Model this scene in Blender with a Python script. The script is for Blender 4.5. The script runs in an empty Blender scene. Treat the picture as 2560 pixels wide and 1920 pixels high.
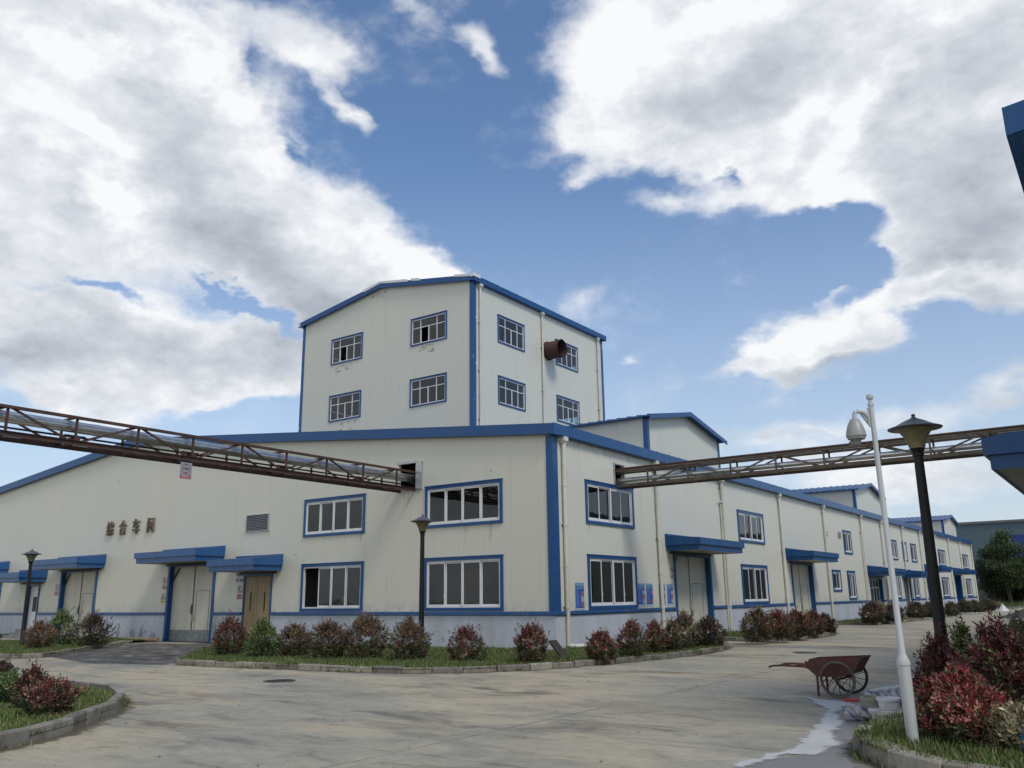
import bpy, math, random
from mathutils import Vector, Matrix
random.seed(7)
R = math.radians
SC = bpy.context.scene
COL = SC.collection

# ------------------------------------------------------------------ camera
FPX = 2151.2                      # focal length in pixels of a 2560 px wide frame
YAW, PIT, ROL = .6177, .2442, -.0128
CAM = Vector((14.561, -22.621, 1.620))
FWD = Vector((-math.sin(YAW)*math.cos(PIT), math.cos(YAW)*math.cos(PIT), math.sin(PIT)))
_r = Vector((math.cos(YAW), math.sin(YAW), 0)); _u = _r.cross(FWD)
RGT = math.cos(ROL)*_r + math.sin(ROL)*_u
UPV = -math.sin(ROL)*_r + math.cos(ROL)*_u
cd = bpy.data.cameras.new('camera'); cam = bpy.data.objects.new('camera', cd); COL.objects.link(cam)
cd.sensor_width = 36; cd.lens = 36*FPX/2560; cd.clip_end = 3000; cd.clip_start = .05
m = Matrix((RGT, UPV, -FWD)).transposed().to_4x4(); m.translation = CAM
cam.matrix_world = m; SC.camera = cam

def ray(u, v): return FWD + RGT*((u-1280)/FPX) - UPV*((v-960)/FPX)
def at_z(u, v, z=0.): d = ray(u, v); return CAM + d*((z-CAM.z)/d.z)
def at_y(u, v, y=0.): d = ray(u, v); return CAM + d*((y-CAM.y)/d.y)
def at_x(u, v, x=0.): d = ray(u, v); return CAM + d*((x-CAM.x)/d.x)
def depth(p): return (Vector(p)-CAM).dot(FWD)

def lin(r, g, b):
    f = lambda c: c/12.92 if c <= .04045 else ((c+.055)/1.055)**2.4
    return (f(r/255), f(g/255), f(b/255), 1)

# ------------------------------------------------------------------ sky and sun
SUN_DIR = Vector((.62, -.22, .80)).normalized()
w = bpy.data.worlds.new('World'); SC.world = w; w.use_nodes = True
NT = w.node_tree; NT.nodes.clear()
def wn(t, **k):
    n = NT.nodes.new(t)
    for a, b in k.items(): setattr(n, a, b)
    return n
def wl(a, b): NT.links.new(a, b)
def wm(op, a, b=None, c=None, clamp=False):
    n = wn('ShaderNodeMath', operation=op, use_clamp=clamp)
    for i, x in enumerate((a, b, c)):
        if x is None: continue
        if isinstance(x, (int, float)): n.inputs[i].default_value = x
        else: wl(x, n.inputs[i])
    return n.outputs[0]
def wramp(x, stops, interp='LINEAR'):
    n = wn('ShaderNodeValToRGB'); n.color_ramp.interpolation = interp
    e = n.color_ramp.elements
    while len(e) < len(stops): e.new(.5)
    for q, (p, c) in zip(e, stops): q.position = p; q.color = c if len(c) == 4 else (*c, 1)
    wl(x, n.inputs[0]); return n.outputs[0]
def wmix(f, a, b, mode='MIX'):
    n = wn('ShaderNodeMix', data_type='RGBA', blend_type=mode)
    for i, x in ((0, f), (6, a), (7, b)):
        if isinstance(x, (int, float)): n.inputs[i].default_value = x
        elif isinstance(x, tuple): n.inputs[i].default_value = x if len(x) == 4 else (*x, 1)
        else: wl(x, n.inputs[i])
    return n.outputs[2]
tc = wn('ShaderNodeTexCoord').outputs['Generated']
nrm = wn('ShaderNodeVectorMath', operation='NORMALIZE'); wl(tc, nrm.inputs[0]); DIR = nrm.outputs[0]
sp = wn('ShaderNodeSeparateXYZ'); wl(DIR, sp.inputs[0])
az = wm('ARCTAN2', sp.outputs[0], sp.outputs[1]); el = wm('ARCSINE', sp.outputs[2])
cb = wn('ShaderNodeCombineXYZ'); wl(az, cb.inputs[0]); wl(el, cb.inputs[1])
def wnoise(scale, detail, rough, dist=0, off=0, vec=None, zs=1.6):
    mp = wn('ShaderNodeMapping'); wl(vec or DIR, mp.inputs[0]); mp.inputs['Scale'].default_value = (1, 1, zs)
    mp.inputs['Location'].default_value = (off, off*.7, off*.3)
    n = wn('ShaderNodeTexNoise'); wl(mp.outputs[0], n.inputs['Vector'])
    n.inputs['Scale'].default_value = scale; n.inputs['Detail'].default_value = detail
    n.inputs['Roughness'].default_value = rough; n.inputs['Distortion'].default_value = dist
    return n
warp = wnoise(5.5, 5, .6, 0, 3.1)
wv = wn('ShaderNodeVectorMath', operation='SUBTRACT'); wl(warp.outputs['Color'], wv.inputs[0]); wv.inputs[1].default_value = (.5, .5, .5)
ws = wn('ShaderNodeVectorMath', operation='MULTIPLY'); wl(wv.outputs[0], ws.inputs[0]); ws.inputs[1].default_value = (.20, .13, 0)
wa = wn('ShaderNodeVectorMath', operation='ADD'); wl(cb.outputs[0], wa.inputs[0]); wl(ws.outputs[0], wa.inputs[1]); AE = wa.outputs[0]

def azel(u, v):
    d = ray(u, v).normalized(); return math.atan2(d.x, d.y), math.asin(d.z)
def blobs(lst, start=None):
    acc = start
    for (u, v, ru, rv, rot, wt) in lst:
        a, e = azel(u, v); k = ray(u, v).length
        mp = wn('ShaderNodeMapping', vector_type='TEXTURE'); wl(AE, mp.inputs[0])
        mp.inputs['Location'].default_value = (a, e, 0)
        mp.inputs['Rotation'].default_value = (0, 0, -R(rot))
        mp.inputs['Scale'].default_value = (ru/FPX/math.cos(e)/k**1.5, rv/FPX/k**1.5, 1)
        g = wn('ShaderNodeTexGradient', gradient_type='SPHERICAL'); wl(mp.outputs[0], g.inputs[0])
        s = wm('MULTIPLY', g.outputs['Fac'], wt)
        acc = s if acc is None else wm('ADD', acc, s)
    return acc
# where the cloud banks of the photographed afternoon stand in the sky dome
CL = [(150, 120, 560, 420, 0, 1.6), (380, 330, 400, 330, 0, 1.3), (170, 480, 560, 330, 10, 1.6), (660, 560, 400, 260, 25, 1.5),
      (860, 660, 330, 200, 20, 1.4), (700, 90, 280, 110, 8, .9), (760, 170, 140, 70, -10, .5), (860, 285, 120, 45, 30, .85), (330, 850, 560, 150, 6, 1.4), (640, 880, 260, 110, 8, .8), (120, 860, 320, 90, 0, .7), (250, 945, 520, 80, 0, .8), (120, 1010, 300, 60, 0, .5),
      (660, 900, 300, 120, 0, .9), (80, 780, 300, 130, 10, 1.0), (1075, 690, 120, 85, 15, 1.3), (40, 960, 150, 60, 10, .6), (1195, 110, 90, 75, 40, 1.0), (680, 950, 170, 70, 0, .8), (300, 1000, 260, 50, 5, .5), (1030, 15, 130, 50, 30, .42),
      (560, 640, 130, 70, 30, .8), (-300, 400, 600, 700, 0, 1.5), (60, 20, 500, 220, 0, .9), (800, 780, 260, 130, 20, .8),
      (1620, 130, 340, 340, 0, 1.7), (2050, 150, 560, 400, 0, 1.7), (2450, 380, 450, 420, 0, 1.7), (1560, 300, 260, 170, -10, .9),
      (1850, 360, 330, 180, 15, 1.4), (1450, 450, 110, 50, -20, .7), (1640, 500, 190, 48, -3, .62), (2450, 620, 330, 200, -10, 1.2), (2300, 560, 220, 180, 20, .7), (2900, 500, 500, 600, 0, 1.5),
      (2020, 860, 240, 120, 0, 1.7), (1890, 885, 130, 75, 0, .9), (2180, 850, 120, 80, 0, .6), (2220, 770, 220, 62, -14, .95), (2420, 730, 180, 70, -6, .95), (2060, 730, 60, 50, 0, .5), (2150, 690, 80, 45, -10, .5), (2540, 960, 130, 70, -25, .8),
      (1430, 740, 60, 90, 50, .36), (1560, 915, 40, 18, 0, .45), (1730, 960, 300, 60, -15, .42), (2200, 1050, 500, 50, 0, .42), (2300, 1180, 600, 100, 0, 1.0), (1900, 1110, 300, 60, 0, .7), (500, 985, 200, 26, 4, .4)]
HOLES = [(560, 720, 110, 22, 25, -.9), (720, 806, 200, 26, 14, -1.3), (270, 715, 140, 26, 22, -1.0), (110, 685, 110, 24, 10, -.7), (610, 170, 60, 50, 40, -.35),
         (720, 350, 80, 22, 20, -.5), (1790, 440, 90, 26, 5, -.9), (2080, 540, 220, 66, 8, -1.6), (2420, 850, 200, 50, -12, -.7), (2050, 665, 190, 62, -8, -1.1), (2380, 650, 160, 30, -10, -.6), (270, 1050, 420, 40, 8, -.25), (1750, 760, 120, 90, 0, -.5), (2175, 645, 130, 85, 0, -1.7), (1330, 560, 260, 180, 0, -.8), (1050, 400, 150, 200, -15, -.9)]
dens = blobs(CL + HOLES)
fb = wnoise(7, 6, .6, 0, 1.7).outputs['Fac']
fb2 = wnoise(24, 5, .62, 0, 5.2).outputs['Fac']
behind = wm('MULTIPLY', wm('MULTIPLY_ADD', sp.outputs[1], -1.0, .05, True), 1.4)      # the half of the sky behind the camera is half clouded
d1 = wm('ADD', dens, wm('MULTIPLY', behind, .55))
d1 = wm('MULTIPLY_ADD', wm('SUBTRACT', fb, .5), 1.3, d1)
d1 = wm('MULTIPLY_ADD', wm('SUBTRACT', fb2, .5), .62, d1)
mr = wn('ShaderNodeMapRange', interpolation_type='SMOOTHSTEP'); wl(d1, mr.inputs[0]); mr.inputs[1].default_value = .02; mr.inputs[2].default_value = .92
COV = mr.outputs[0]
mt = wn('ShaderNodeMapRange', interpolation_type='SMOOTHSTEP'); wl(d1, mt.inputs[0]); mt.inputs[1].default_value = .25; mt.inputs[2].default_value = 1.5
THK = mt.outputs[0]
GREY = [(280, 800, 160, 60, 20, .5), (520, 560, 300, 120, 30, .55), (760, 690, 300, 130, 25, .75), (130, 460, 190, 70, 30, .5), (500, 880, 420, 90, 0, .8), (70, 880, 200, 60, 0, .8), (800, 820, 190, 120, 0, .75),
        (2450, 520, 360, 330, -10, .6), (2400, 640, 300, 120, -20, .5), (1850, 255, 260, 80, 0, .5), (2530, 120, 260, 200, 0, .35), (1640, 280, 120, 60, 0, .3), (2020, 930, 190, 30, 0, 1.1), (150, 20, 260, 90, 0, .3), (1700, 1100, 400, 40, 0, .5), (2100, 1080, 300, 35, 0, .5), (2300, 240, 200, 160, -40, .4)]
BRT = [(200, 300, 190, 60, 28, .7), (260, 130, 190, 70, 10, .5), (500, 230, 160, 90, 30, .6), (250, 500, 120, 40, 15, .6), (1080, 690, 120, 60, 10, 1.0), (1480, 130, 160, 260, 0, .5), (1950, 830, 190, 60, 0, .8), (2420, 700, 170, 40, 0, .7), (1980, 330, 150, 60, -35, .4), (2150, 290, 260, 60, -45, .5), (1750, 60, 260, 60, 0, .4)]
gs = blobs(GREY + [(a, b, c, d, e, -f) for a, b, c, d, e, f in BRT])
fb3 = wnoise(4.5, 4, .5, 0, 9.3).outputs['Fac']
sh = wm('MULTIPLY_ADD', wm('SUBTRACT', fb3, .42), 1.3, wm('MULTIPLY', gs, .72))
sh = wm('MULTIPLY_ADD', wm('SUBTRACT', fb, .5), -1.4, sh)
sh = wm('ADD', sh, wm('MULTIPLY', THK, .16)); sh = wm('MULTIPLY_ADD', wm('SUBTRACT', fb2, .5), .85, sh)
ccol = wramp(sh, [(0, lin(249, 250, 252)), (.2, lin(230, 234, 240)), (.5, lin(206, 212, 220)), (1, lin(172, 180, 192))])
sky = wn('ShaderNodeTexSky', sky_type='NISHITA', sun_disc=False)
sky.sun_elevation = math.asin(SUN_DIR.z); sky.sun_rotation = math.atan2(SUN_DIR.x, SUN_DIR.y)
sky.air_density = 1.0; sky.dust_density = .6; sky.ozone_density = 1.6
SKYS = .138
hv = wmix(1.0, sky.outputs[0], (SKYS*.88, SKYS, SKYS*1.10), 'MULTIPLY')
elf = wn('ShaderNodeMapRange'); wl(el, elf.inputs[0]); elf.inputs[1].default_value = R(0); elf.inputs[2].default_value = R(30); elf.inputs[3].default_value = .9; elf.inputs[4].default_value = 0
elf2 = wm('POWER', elf.outputs[0], 1.5)
hv = wmix(elf2, hv, lin(206, 214, 224))
out = wmix(COV, hv, ccol)
# low on the horizon everything closes up into bright milky air
bg = wn('ShaderNodeBackground'); wl(out, bg.inputs[0]); bg.inputs[1].default_value = 1.0
wo = wn('ShaderNodeOutputWorld'); wl(bg.outputs[0], wo.inputs[0])

w.cycles.sampling_method = 'MANUAL'; w.cycles.sample_map_resolution = 512
ld = bpy.data.lights.new('sun', 'SUN'); lo = bpy.data.objects.new('sun', ld); COL.objects.link(lo)
ld.energy = 1.75; ld.angle = R(16); ld.color = (1, .94, .86)
lo.rotation_euler = SUN_DIR.to_track_quat('Z', 'Y').to_euler()
SC.view_settings.view_transform = 'Standard'; SC.view_settings.look = 'None'
SC.view_settings.exposure = 0; SC.view_settings.gamma = 1
SC.render.engine = 'CYCLES'
SC.cycles.max_bounces = 6; SC.cycles.transparent_max_bounces = 12

# ------------------------------------------------------------------ mesh helpers
class MB:
    def __init__(s): s.v = []; s.f = []; s.m = []
    def poly(s, pts, m=0):
        b = len(s.v); s.v += [tuple(p) for p in pts]; s.f.append(tuple(range(b, b+len(pts)))); s.m.append(m); return s
    def box(s, x0, y0, z0, x1, y1, z1, m=0):
        if x0 > x1: x0, x1 = x1, x0
        if y0 > y1: y0, y1 = y1, y0
        if z0 > z1: z0, z1 = z1, z0
        b = len(s.v)
        s.v += [(x0,y0,z0),(x1,y0,z0),(x1,y1,z0),(x0,y1,z0),(x0,y0,z1),(x1,y0,z1),(x1,y1,z1),(x0,y1,z1)]
        for q in ((0,3,2,1),(4,5,6,7),(0,1,5,4),(1,2,6,5),(2,3,7,6),(3,0,4,7)):
            s.f.append(tuple(b+i for i in q)); s.m.append(m)
        return s
    def frame(s, a, b):           # local axes for a bar from a to b
        a, b = Vector(a), Vector(b); d = (b-a).normalized()
        up = Vector((0,0,1)) if abs(d.z) < .95 else Vector((1,0,0))
        x = d.cross(up).normalized(); return a, b, x, x.cross(d).normalized()
    def bar(s, a, b, w, h=None, m=0):
        h = h or w; a, b, x, y = s.frame(a, b); k = len(s.v)
        for p in (a, b):
            for i, j in ((-1,-1),(1,-1),(1,1),(-1,1)): s.v.append(tuple(p + x*(i*w/2) + y*(j*h/2)))
        for q in ((3,2,1,0),(4,5,6,7),(0,1,5,4),(1,2,6,5),(2,3,7,6),(3,0,4,7)):
            s.f.append(tuple(k+i for i in q)); s.m.append(m)
        return s
    def tube(s, a, b, r0, r1=None, n=14, m=0, cap=True):
        r1 = r0 if r1 is None else r1; a, b, x, y = s.frame(a, b); k = len(s.v)
        for p, r in ((a, r0), (b, r1)):
            for i in range(n):
                t = 2*math.pi*i/n; s.v.append(tuple(p + x*(r*math.cos(t)) + y*(r*math.sin(t))))
        for i in range(n):
            j = (i+1) % n; s.f.append((k+i, k+j, k+n+j, k+n+i)); s.m.append(m)
        if cap:
            s.f.append(tuple(k+i for i in reversed(range(n)))); s.f.append(tuple(k+n+i for i in range(n))); s.m += [m, m]
        return s
    def path(s, pts, r, n=10, m=0):
        for a, b in zip(pts, pts[1:]): s.tube(a, b, r, r, n, m)
        return s
    def lathe(s, prof, n=20, c=(0,0,0), m=0, sq=None):
        k = len(s.v)
        for r, z in prof:
            for i in range(n):
                t = 2*math.pi*i/n; s.v.append((c[0]+r*math.cos(t), c[1]+r*math.sin(t), c[2]+z))
        for j in range(len(prof)-1):
            for i in range(n):
                q = (i+1) % n; s.f.append((k+j*n+i, k+j*n+q, k+(j+1)*n+q, k+(j+1)*n+i)); s.m.append(m)
        return s
    def prism(s, pts, off, m=0):  # polygon extruded by off
        off = Vector(off); n = len(pts); k = len(s.v)
        s.v += [tuple(p) for p in pts] + [tuple(Vector(p)+off) for p in pts]
        s.f.append(tuple(k+i for i in range(n))); s.f.append(tuple(k+n+i for i in reversed(range(n)))); s.m += [m, m]
        for i in range(n):
            j = (i+1) % n; s.f.append((k+j, k+i, k+n+i, k+n+j)); s.m.append(m)
        return s
    def build(s, name, mats, parent=None, smooth=False, fix=True):
        me = bpy.data.meshes.new(name); me.from_pydata(s.v, [], s.f); me.update()
        if not isinstance(mats, (list, tuple)): mats = [mats]
        for q in mats: me.materials.append(q)
        if len(mats) > 1: me.polygons.foreach_set('material_index', s.m)
        if fix:
            import bmesh
            bm = bmesh.new(); bm.from_mesh(me); bmesh.ops.recalc_face_normals(bm, faces=bm.faces); bm.to_mesh(me); bm.free()
        if smooth:
            for p in me.polygons: p.use_smooth = True
            try: me.set_sharp_from_angle(angle=R(38))
            except Exception: pass
        o = bpy.data.objects.new(name, me); COL.objects.link(o)
        if parent: o.parent = parent
        return o

def tag(o, label=None, cat=None, group=None, kind=None):
    if label: o['label'] = label
    if cat: o['category'] = cat
    if group: o['group'] = group
    if kind: o['kind'] = kind
    return o
def empty(name, loc, rz=0, label=None, cat=None, group=None):
    o = bpy.data.objects.new(name, None); COL.objects.link(o); o.location = loc; o.rotation_euler = (0, 0, rz)
    return tag(o, label, cat, group)
def relabel(o, label):
    o['label'] = label; return o
def copy_tree(o, parent=None):
    c = o.copy(); COL.objects.link(c)
    if parent: c.parent = parent
    for ch in list(o.children): copy_tree(ch, c)
    return c

# ------------------------------------------------------------------ materials
MATS = {}
def mat(name, base, rough=.6, metal=0., spec=.5, build=None):
    if name in MATS: return MATS[name]
    m = bpy.data.materials.new(name); m.use_nodes = True; nt = m.node_tree
    b = nt.nodes['Principled BSDF']; b.inputs['Base Color'].default_value = (*base[:3], 1)
    b.inputs['Roughness'].default_value = rough; b.inputs['Metallic'].default_value = metal
    b.inputs['Specular IOR Level'].default_value = spec
    MATS[name] = m
    if build: build(nt, b)
    return m
class N:
    def __init__(s, nt, coord='Object'):
        s.nt = nt
        if coord == 'Object': s.co = nt.nodes.new('ShaderNodeTexCoord').outputs['Object']
        else: s.co = nt.nodes.new('ShaderNodeNewGeometry').outputs['Position']
    def _set(s, sock, x):
        if isinstance(x, (int, float)): sock.default_value = x
        elif isinstance(x, tuple): sock.default_value = x if len(x) == 4 or sock.type == 'VECTOR' else (*x, 1)
        else: s.nt.links.new(x, sock)
    def map(s, scale=(1,1,1), loc=(0,0,0), rot=(0,0,0)):
        n = s.nt.nodes.new('ShaderNodeMapping'); s.nt.links.new(s.co, n.inputs[0])
        n.inputs['Scale'].default_value = scale; n.inputs['Location'].default_value = loc; n.inputs['Rotation'].default_value = rot; return n.outputs[0]
    def noise(s, scale=1, detail=4, rough=.55, dist=0, vec=None):
        n = s.nt.nodes.new('ShaderNodeTexNoise'); s.nt.links.new(vec or s.co, n.inputs['Vector'])
        n.inputs['Scale'].default_value = scale; n.inputs['Detail'].default_value = detail
        n.inputs['Roughness'].default_value = rough; n.inputs['Distortion'].default_value = dist; return n.outputs['Fac']
    def ramp(s, x, stops):
        n = s.nt.nodes.new('ShaderNodeValToRGB'); e = n.color_ramp.elements
        while len(e) < len(stops): e.new(.5)
        for q, (p, c) in zip(e, stops): q.position = p; q.color = (c, c, c, 1) if isinstance(c, (int, float)) else (*c[:3], 1)
        s.nt.links.new(x, n.inputs[0]); return n.outputs[0]
    def mix(s, f, a, b, mode='MIX'):
        n = s.nt.nodes.new('ShaderNodeMix'); n.data_type = 'RGBA'; n.blend_type = mode
        s._set(n.inputs[0], f); s._set(n.inputs[6], a); s._set(n.inputs[7], b); return n.outputs[2]
    def math(s, op, a, b=None, c=None, clamp=False):
        n = s.nt.nodes.new('ShaderNodeMath'); n.operation = op; n.use_clamp = clamp
        for i, x in enumerate((a, b, c)):
            if x is not None: s._set(n.inputs[i], x)
        return n.outputs[0]
    def sep(s, v=None):
        n = s.nt.nodes.new('ShaderNodeSeparateXYZ'); s.nt.links.new(v or s.co, n.inputs[0]); return n.outputs
    def bump(s, h, st=.3, dist=.02):
        n = s.nt.nodes.new('ShaderNodeBump'); n.inputs['Strength'].default_value = st; n.inputs['Distance'].default_value = dist
        s.nt.links.new(h, n.inputs['Height']); return n.outputs[0]
    def link(s, a, b): s.nt.links.new(a, b)

def weathered(name, base, rough=.5, dirt=(.12,.10,.08), amt=.35, scale=1.2, metal=0., streak=True, spec=.5):
    def f(nt, b):
        n = N(nt, 'World')
        a = n.noise(scale*2, 6, .6, .3, n.map((1, 1, .22) if streak else (1,1,1)))
        c = n.noise(scale*9, 5, .65)
        k = n.math('MULTIPLY', n.ramp(a, [(.42, 0), (.72, 1)]), amt)
        k2 = n.math('MULTIPLY', n.ramp(c, [(.5, 0), (.75, 1)]), amt*.6)
        col = n.mix(k, base[:3], dirt); col = n.mix(k2, col, dirt)
        n.link(col, b.inputs['Base Color'])
        n.link(n.math('ADD', n.math('MULTIPLY', c, .25), rough-.12), b.inputs['Roughness'])
        n.link(n.bump(c, .06, .004), b.inputs['Normal'])
    return mat(name, base, rough, metal, spec, f)

def wall_mat(name, base, base_z=1.25, eave=6.6):
    def f(nt, b):
        n = N(nt, 'World'); o = n.sep()
        big = n.noise(.22, 3, .5); med = n.noise(1.1, 6, .6, .4, n.map((1, 1, .10))); fine = n.noise(9, 5, .6)
        col = n.mix(n.math('MULTIPLY', n.ramp(big, [(.35, 0), (.65, 1)]), .5), base[:3], tuple(c*k for c, k in zip(base[:3], (.93, .965, 1.01))))
        drip = n.math('MULTIPLY', n.ramp(med, [(.55, 0), (.8, 1)]), .10)
        col = n.mix(drip, col, (.27, .25, .2))
        # splash dirt above the rail, mould right under the eave
        low = n.math('SUBTRACT', 1.0, n.math('MULTIPLY', n.math('SUBTRACT', o[2], base_z), 2.6), clamp=True)
        low = n.math('MULTIPLY', n.math('MULTIPLY', low, n.ramp(n.noise(4, 6, .7, .5), [(.42, 0), (.66, 1)])), .38)
        col = n.mix(low, col, (.16, .15, .11))
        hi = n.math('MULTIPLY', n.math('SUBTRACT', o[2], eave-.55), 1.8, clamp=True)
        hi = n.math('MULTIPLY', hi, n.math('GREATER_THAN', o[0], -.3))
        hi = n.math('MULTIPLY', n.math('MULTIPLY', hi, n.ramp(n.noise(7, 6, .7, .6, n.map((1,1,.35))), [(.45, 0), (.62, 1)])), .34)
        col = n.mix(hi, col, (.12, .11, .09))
        sp = n.ramp(n.noise(3.1, 2, .5, 0), [(.735, 0), (.76, .5)]); col = n.mix(sp, col, (.2, .18, .14))
        # sandwich panel joints every metre
        xy = n.math('ADD', o[0], o[1]); fr = n.math('FRACT', n.math('MULTIPLY', xy, 1/1.08)); ed = n.math('ABSOLUTE', n.math('SUBTRACT', fr, .5))
        seam = n.ramp(ed, [(0, 1), (.006, 1), (.012, 0)]); col = n.mix(n.math('MULTIPLY', seam, n.math('MULTIPLY', n.ramp(n.noise(.8, 3), [(.4, .15), (.65, 1)]), .36)), col, (.22, .2, .17))
        n.link(col, b.inputs['Base Color']); b.inputs['Roughness'].default_value = .42
        n.link(n.bump(n.math('ADD', n.math('MULTIPLY', big, 6.0), n.math('MULTIPLY', fine, .12)), .12, .03), b.inputs['Normal'])
    return mat(name, base, .42, 0, .35, f)

BLUE = (.0055, .070, .215)
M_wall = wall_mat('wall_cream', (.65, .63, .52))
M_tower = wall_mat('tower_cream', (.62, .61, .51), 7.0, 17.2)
M_plinth = weathered('plinth_blue_grey', (.50, .54, .60), .6, (.28, .25, .18), .45, .5)
M_blue = weathered('trim_blue', BLUE, .30, (.045, .09, .17), .45, 1.1, spec=.35)
M_blue2 = weathered('trim_blue_faded', (.010, .088, .265), .30, (.07, .11, .17), .6, 2.5)
M_roof = weathered('roof_blue', (.009, .076, .225), .38, (.08, .11, .16), .4, 1)
M_white = weathered('window_white', (.72, .72, .72), .35, (.4, .38, .33), .3, 2)
M_pvc = weathered('pvc_pipe', (.66, .65, .57), .45, (.36, .31, .2), .55, .8)
M_door = weathered('door_cream', (.57, .55, .45), .45, (.3, .27, .2), .4, .7)
M_seam = mat('door_seam', (.09, .085, .07), .6)
M_dark = mat('dark_metal', (.02, .021, .025), .5)
M_soffit = weathered('soffit_grey', (.44, .42, .36), .6, (.15, .13, .1), .5, 1)
M_black = weathered('black_paint', (.006, .006, .008), .5, (.03, .027, .024), .35, 2, spec=.35)
M_steel = weathered('galvanised', (.45, .46, .47), .35, (.25, .23, .2), .4, 2, .6)
M_floor = mat('interior_floor', (.22, .22, .2), .8)
M_inner = mat('interior_wall', (.34, .34, .31), .8)
M_kick = weathered('kick_plate', (.13, .16, .15), .5, (.4, .4, .36), .55, 3, .2, False)
def _glass(nt, b, clear=.30):
    n = N(nt, 'World')
    tr = nt.nodes.new('ShaderNodeBsdfTransparent'); tr.inputs[0].default_value = (clear, clear*1.1, clear*1.13, 1)
    gl = nt.nodes.new('ShaderNodeBsdfGlossy'); gl.inputs[0].default_value = (.9, .93, .95, 1); gl.inputs['Roughness'].default_value = .03
    df = nt.nodes.new('ShaderNodeBsdfDiffuse'); df.inputs[0].default_value = (.03, .03, .03, 1)
    n.link(n.bump(n.noise(.9, 2), .25, .02), gl.inputs['Normal'])
    fr = nt.nodes.new('ShaderNodeFresnel'); fr.inputs[0].default_value = 1.45
    m0 = nt.nodes.new('ShaderNodeMixShader'); m0.inputs[0].default_value = .16; n.link(tr.outputs[0], m0.inputs[1]); n.link(df.outputs[0], m0.inputs[2])
    n.link(n.math('MULTIPLY', n.ramp(n.noise(2.2, 5, .6), [(.35, .4), (.75, 1.0)]), .30), m0.inputs[0])
    mx = nt.nodes.new('ShaderNodeMixShader'); n.link(n.math('MULTIPLY', fr.outputs[0], 1.35, clamp=True), mx.inputs[0]); n.link(m0.outputs[0], mx.inputs[1]); n.link(gl.outputs[0], mx.inputs[2])
    n.link(mx.outputs[0], nt.nodes['Material Output'].inputs[0])
M_glass = mat('window_glass', (.03,.03,.03), .05, build=_glass)
M_glass2 = mat('clear_window_glass', (.03,.03,.03), .05, build=lambda nt, b: _glass(nt, b, .72))
def rusty(name, a, c, dark=(.03,.022,.018)):
    def f(nt, b):
        n = N(nt, 'World'); k = n.noise(3, 8, .65, .5); q = n.noise(18, 6, .6)
        col = n.mix(n.ramp(k, [(.38, 0), (.62, 1)]), a, c); col = n.mix(n.ramp(q, [(.5, 0), (.8, .7)]), col, dark)
        n.link(col, b.inputs['Base Color']); b.inputs['Roughness'].default_value = .8; n.link(n.bump(q, .3, .006), b.inputs['Normal'])
    return mat(name, a, .8, build=f)
M_rust = rusty('rusty_steel', (.095, .040, .026), (.045, .030, .025))
M_rust2 = rusty('rusty_grey_steel', (.085, .058, .040), (.12, .10, .075))
def _clad(nt, b):
    n = N(nt, 'World'); k = n.noise(5, 5, .6); o = n.sep()
    n.link(n.ramp(k, [(.3, (.50,.50,.49)), (.7, (.66,.66,.65))]), b.inputs['Base Color'])
    n.link(n.math('ADD', n.math('MULTIPLY', n.noise(8, 4), .2), .26), b.inputs['Roughness']); b.inputs['Metallic'].default_value = .9
    n.link(n.bump(n.noise(1.5, 3), .3, .03), b.inputs['Normal'])
M_clad = mat('pipe_cladding', (.5,.5,.5), .25, .95, build=_clad)
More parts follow.
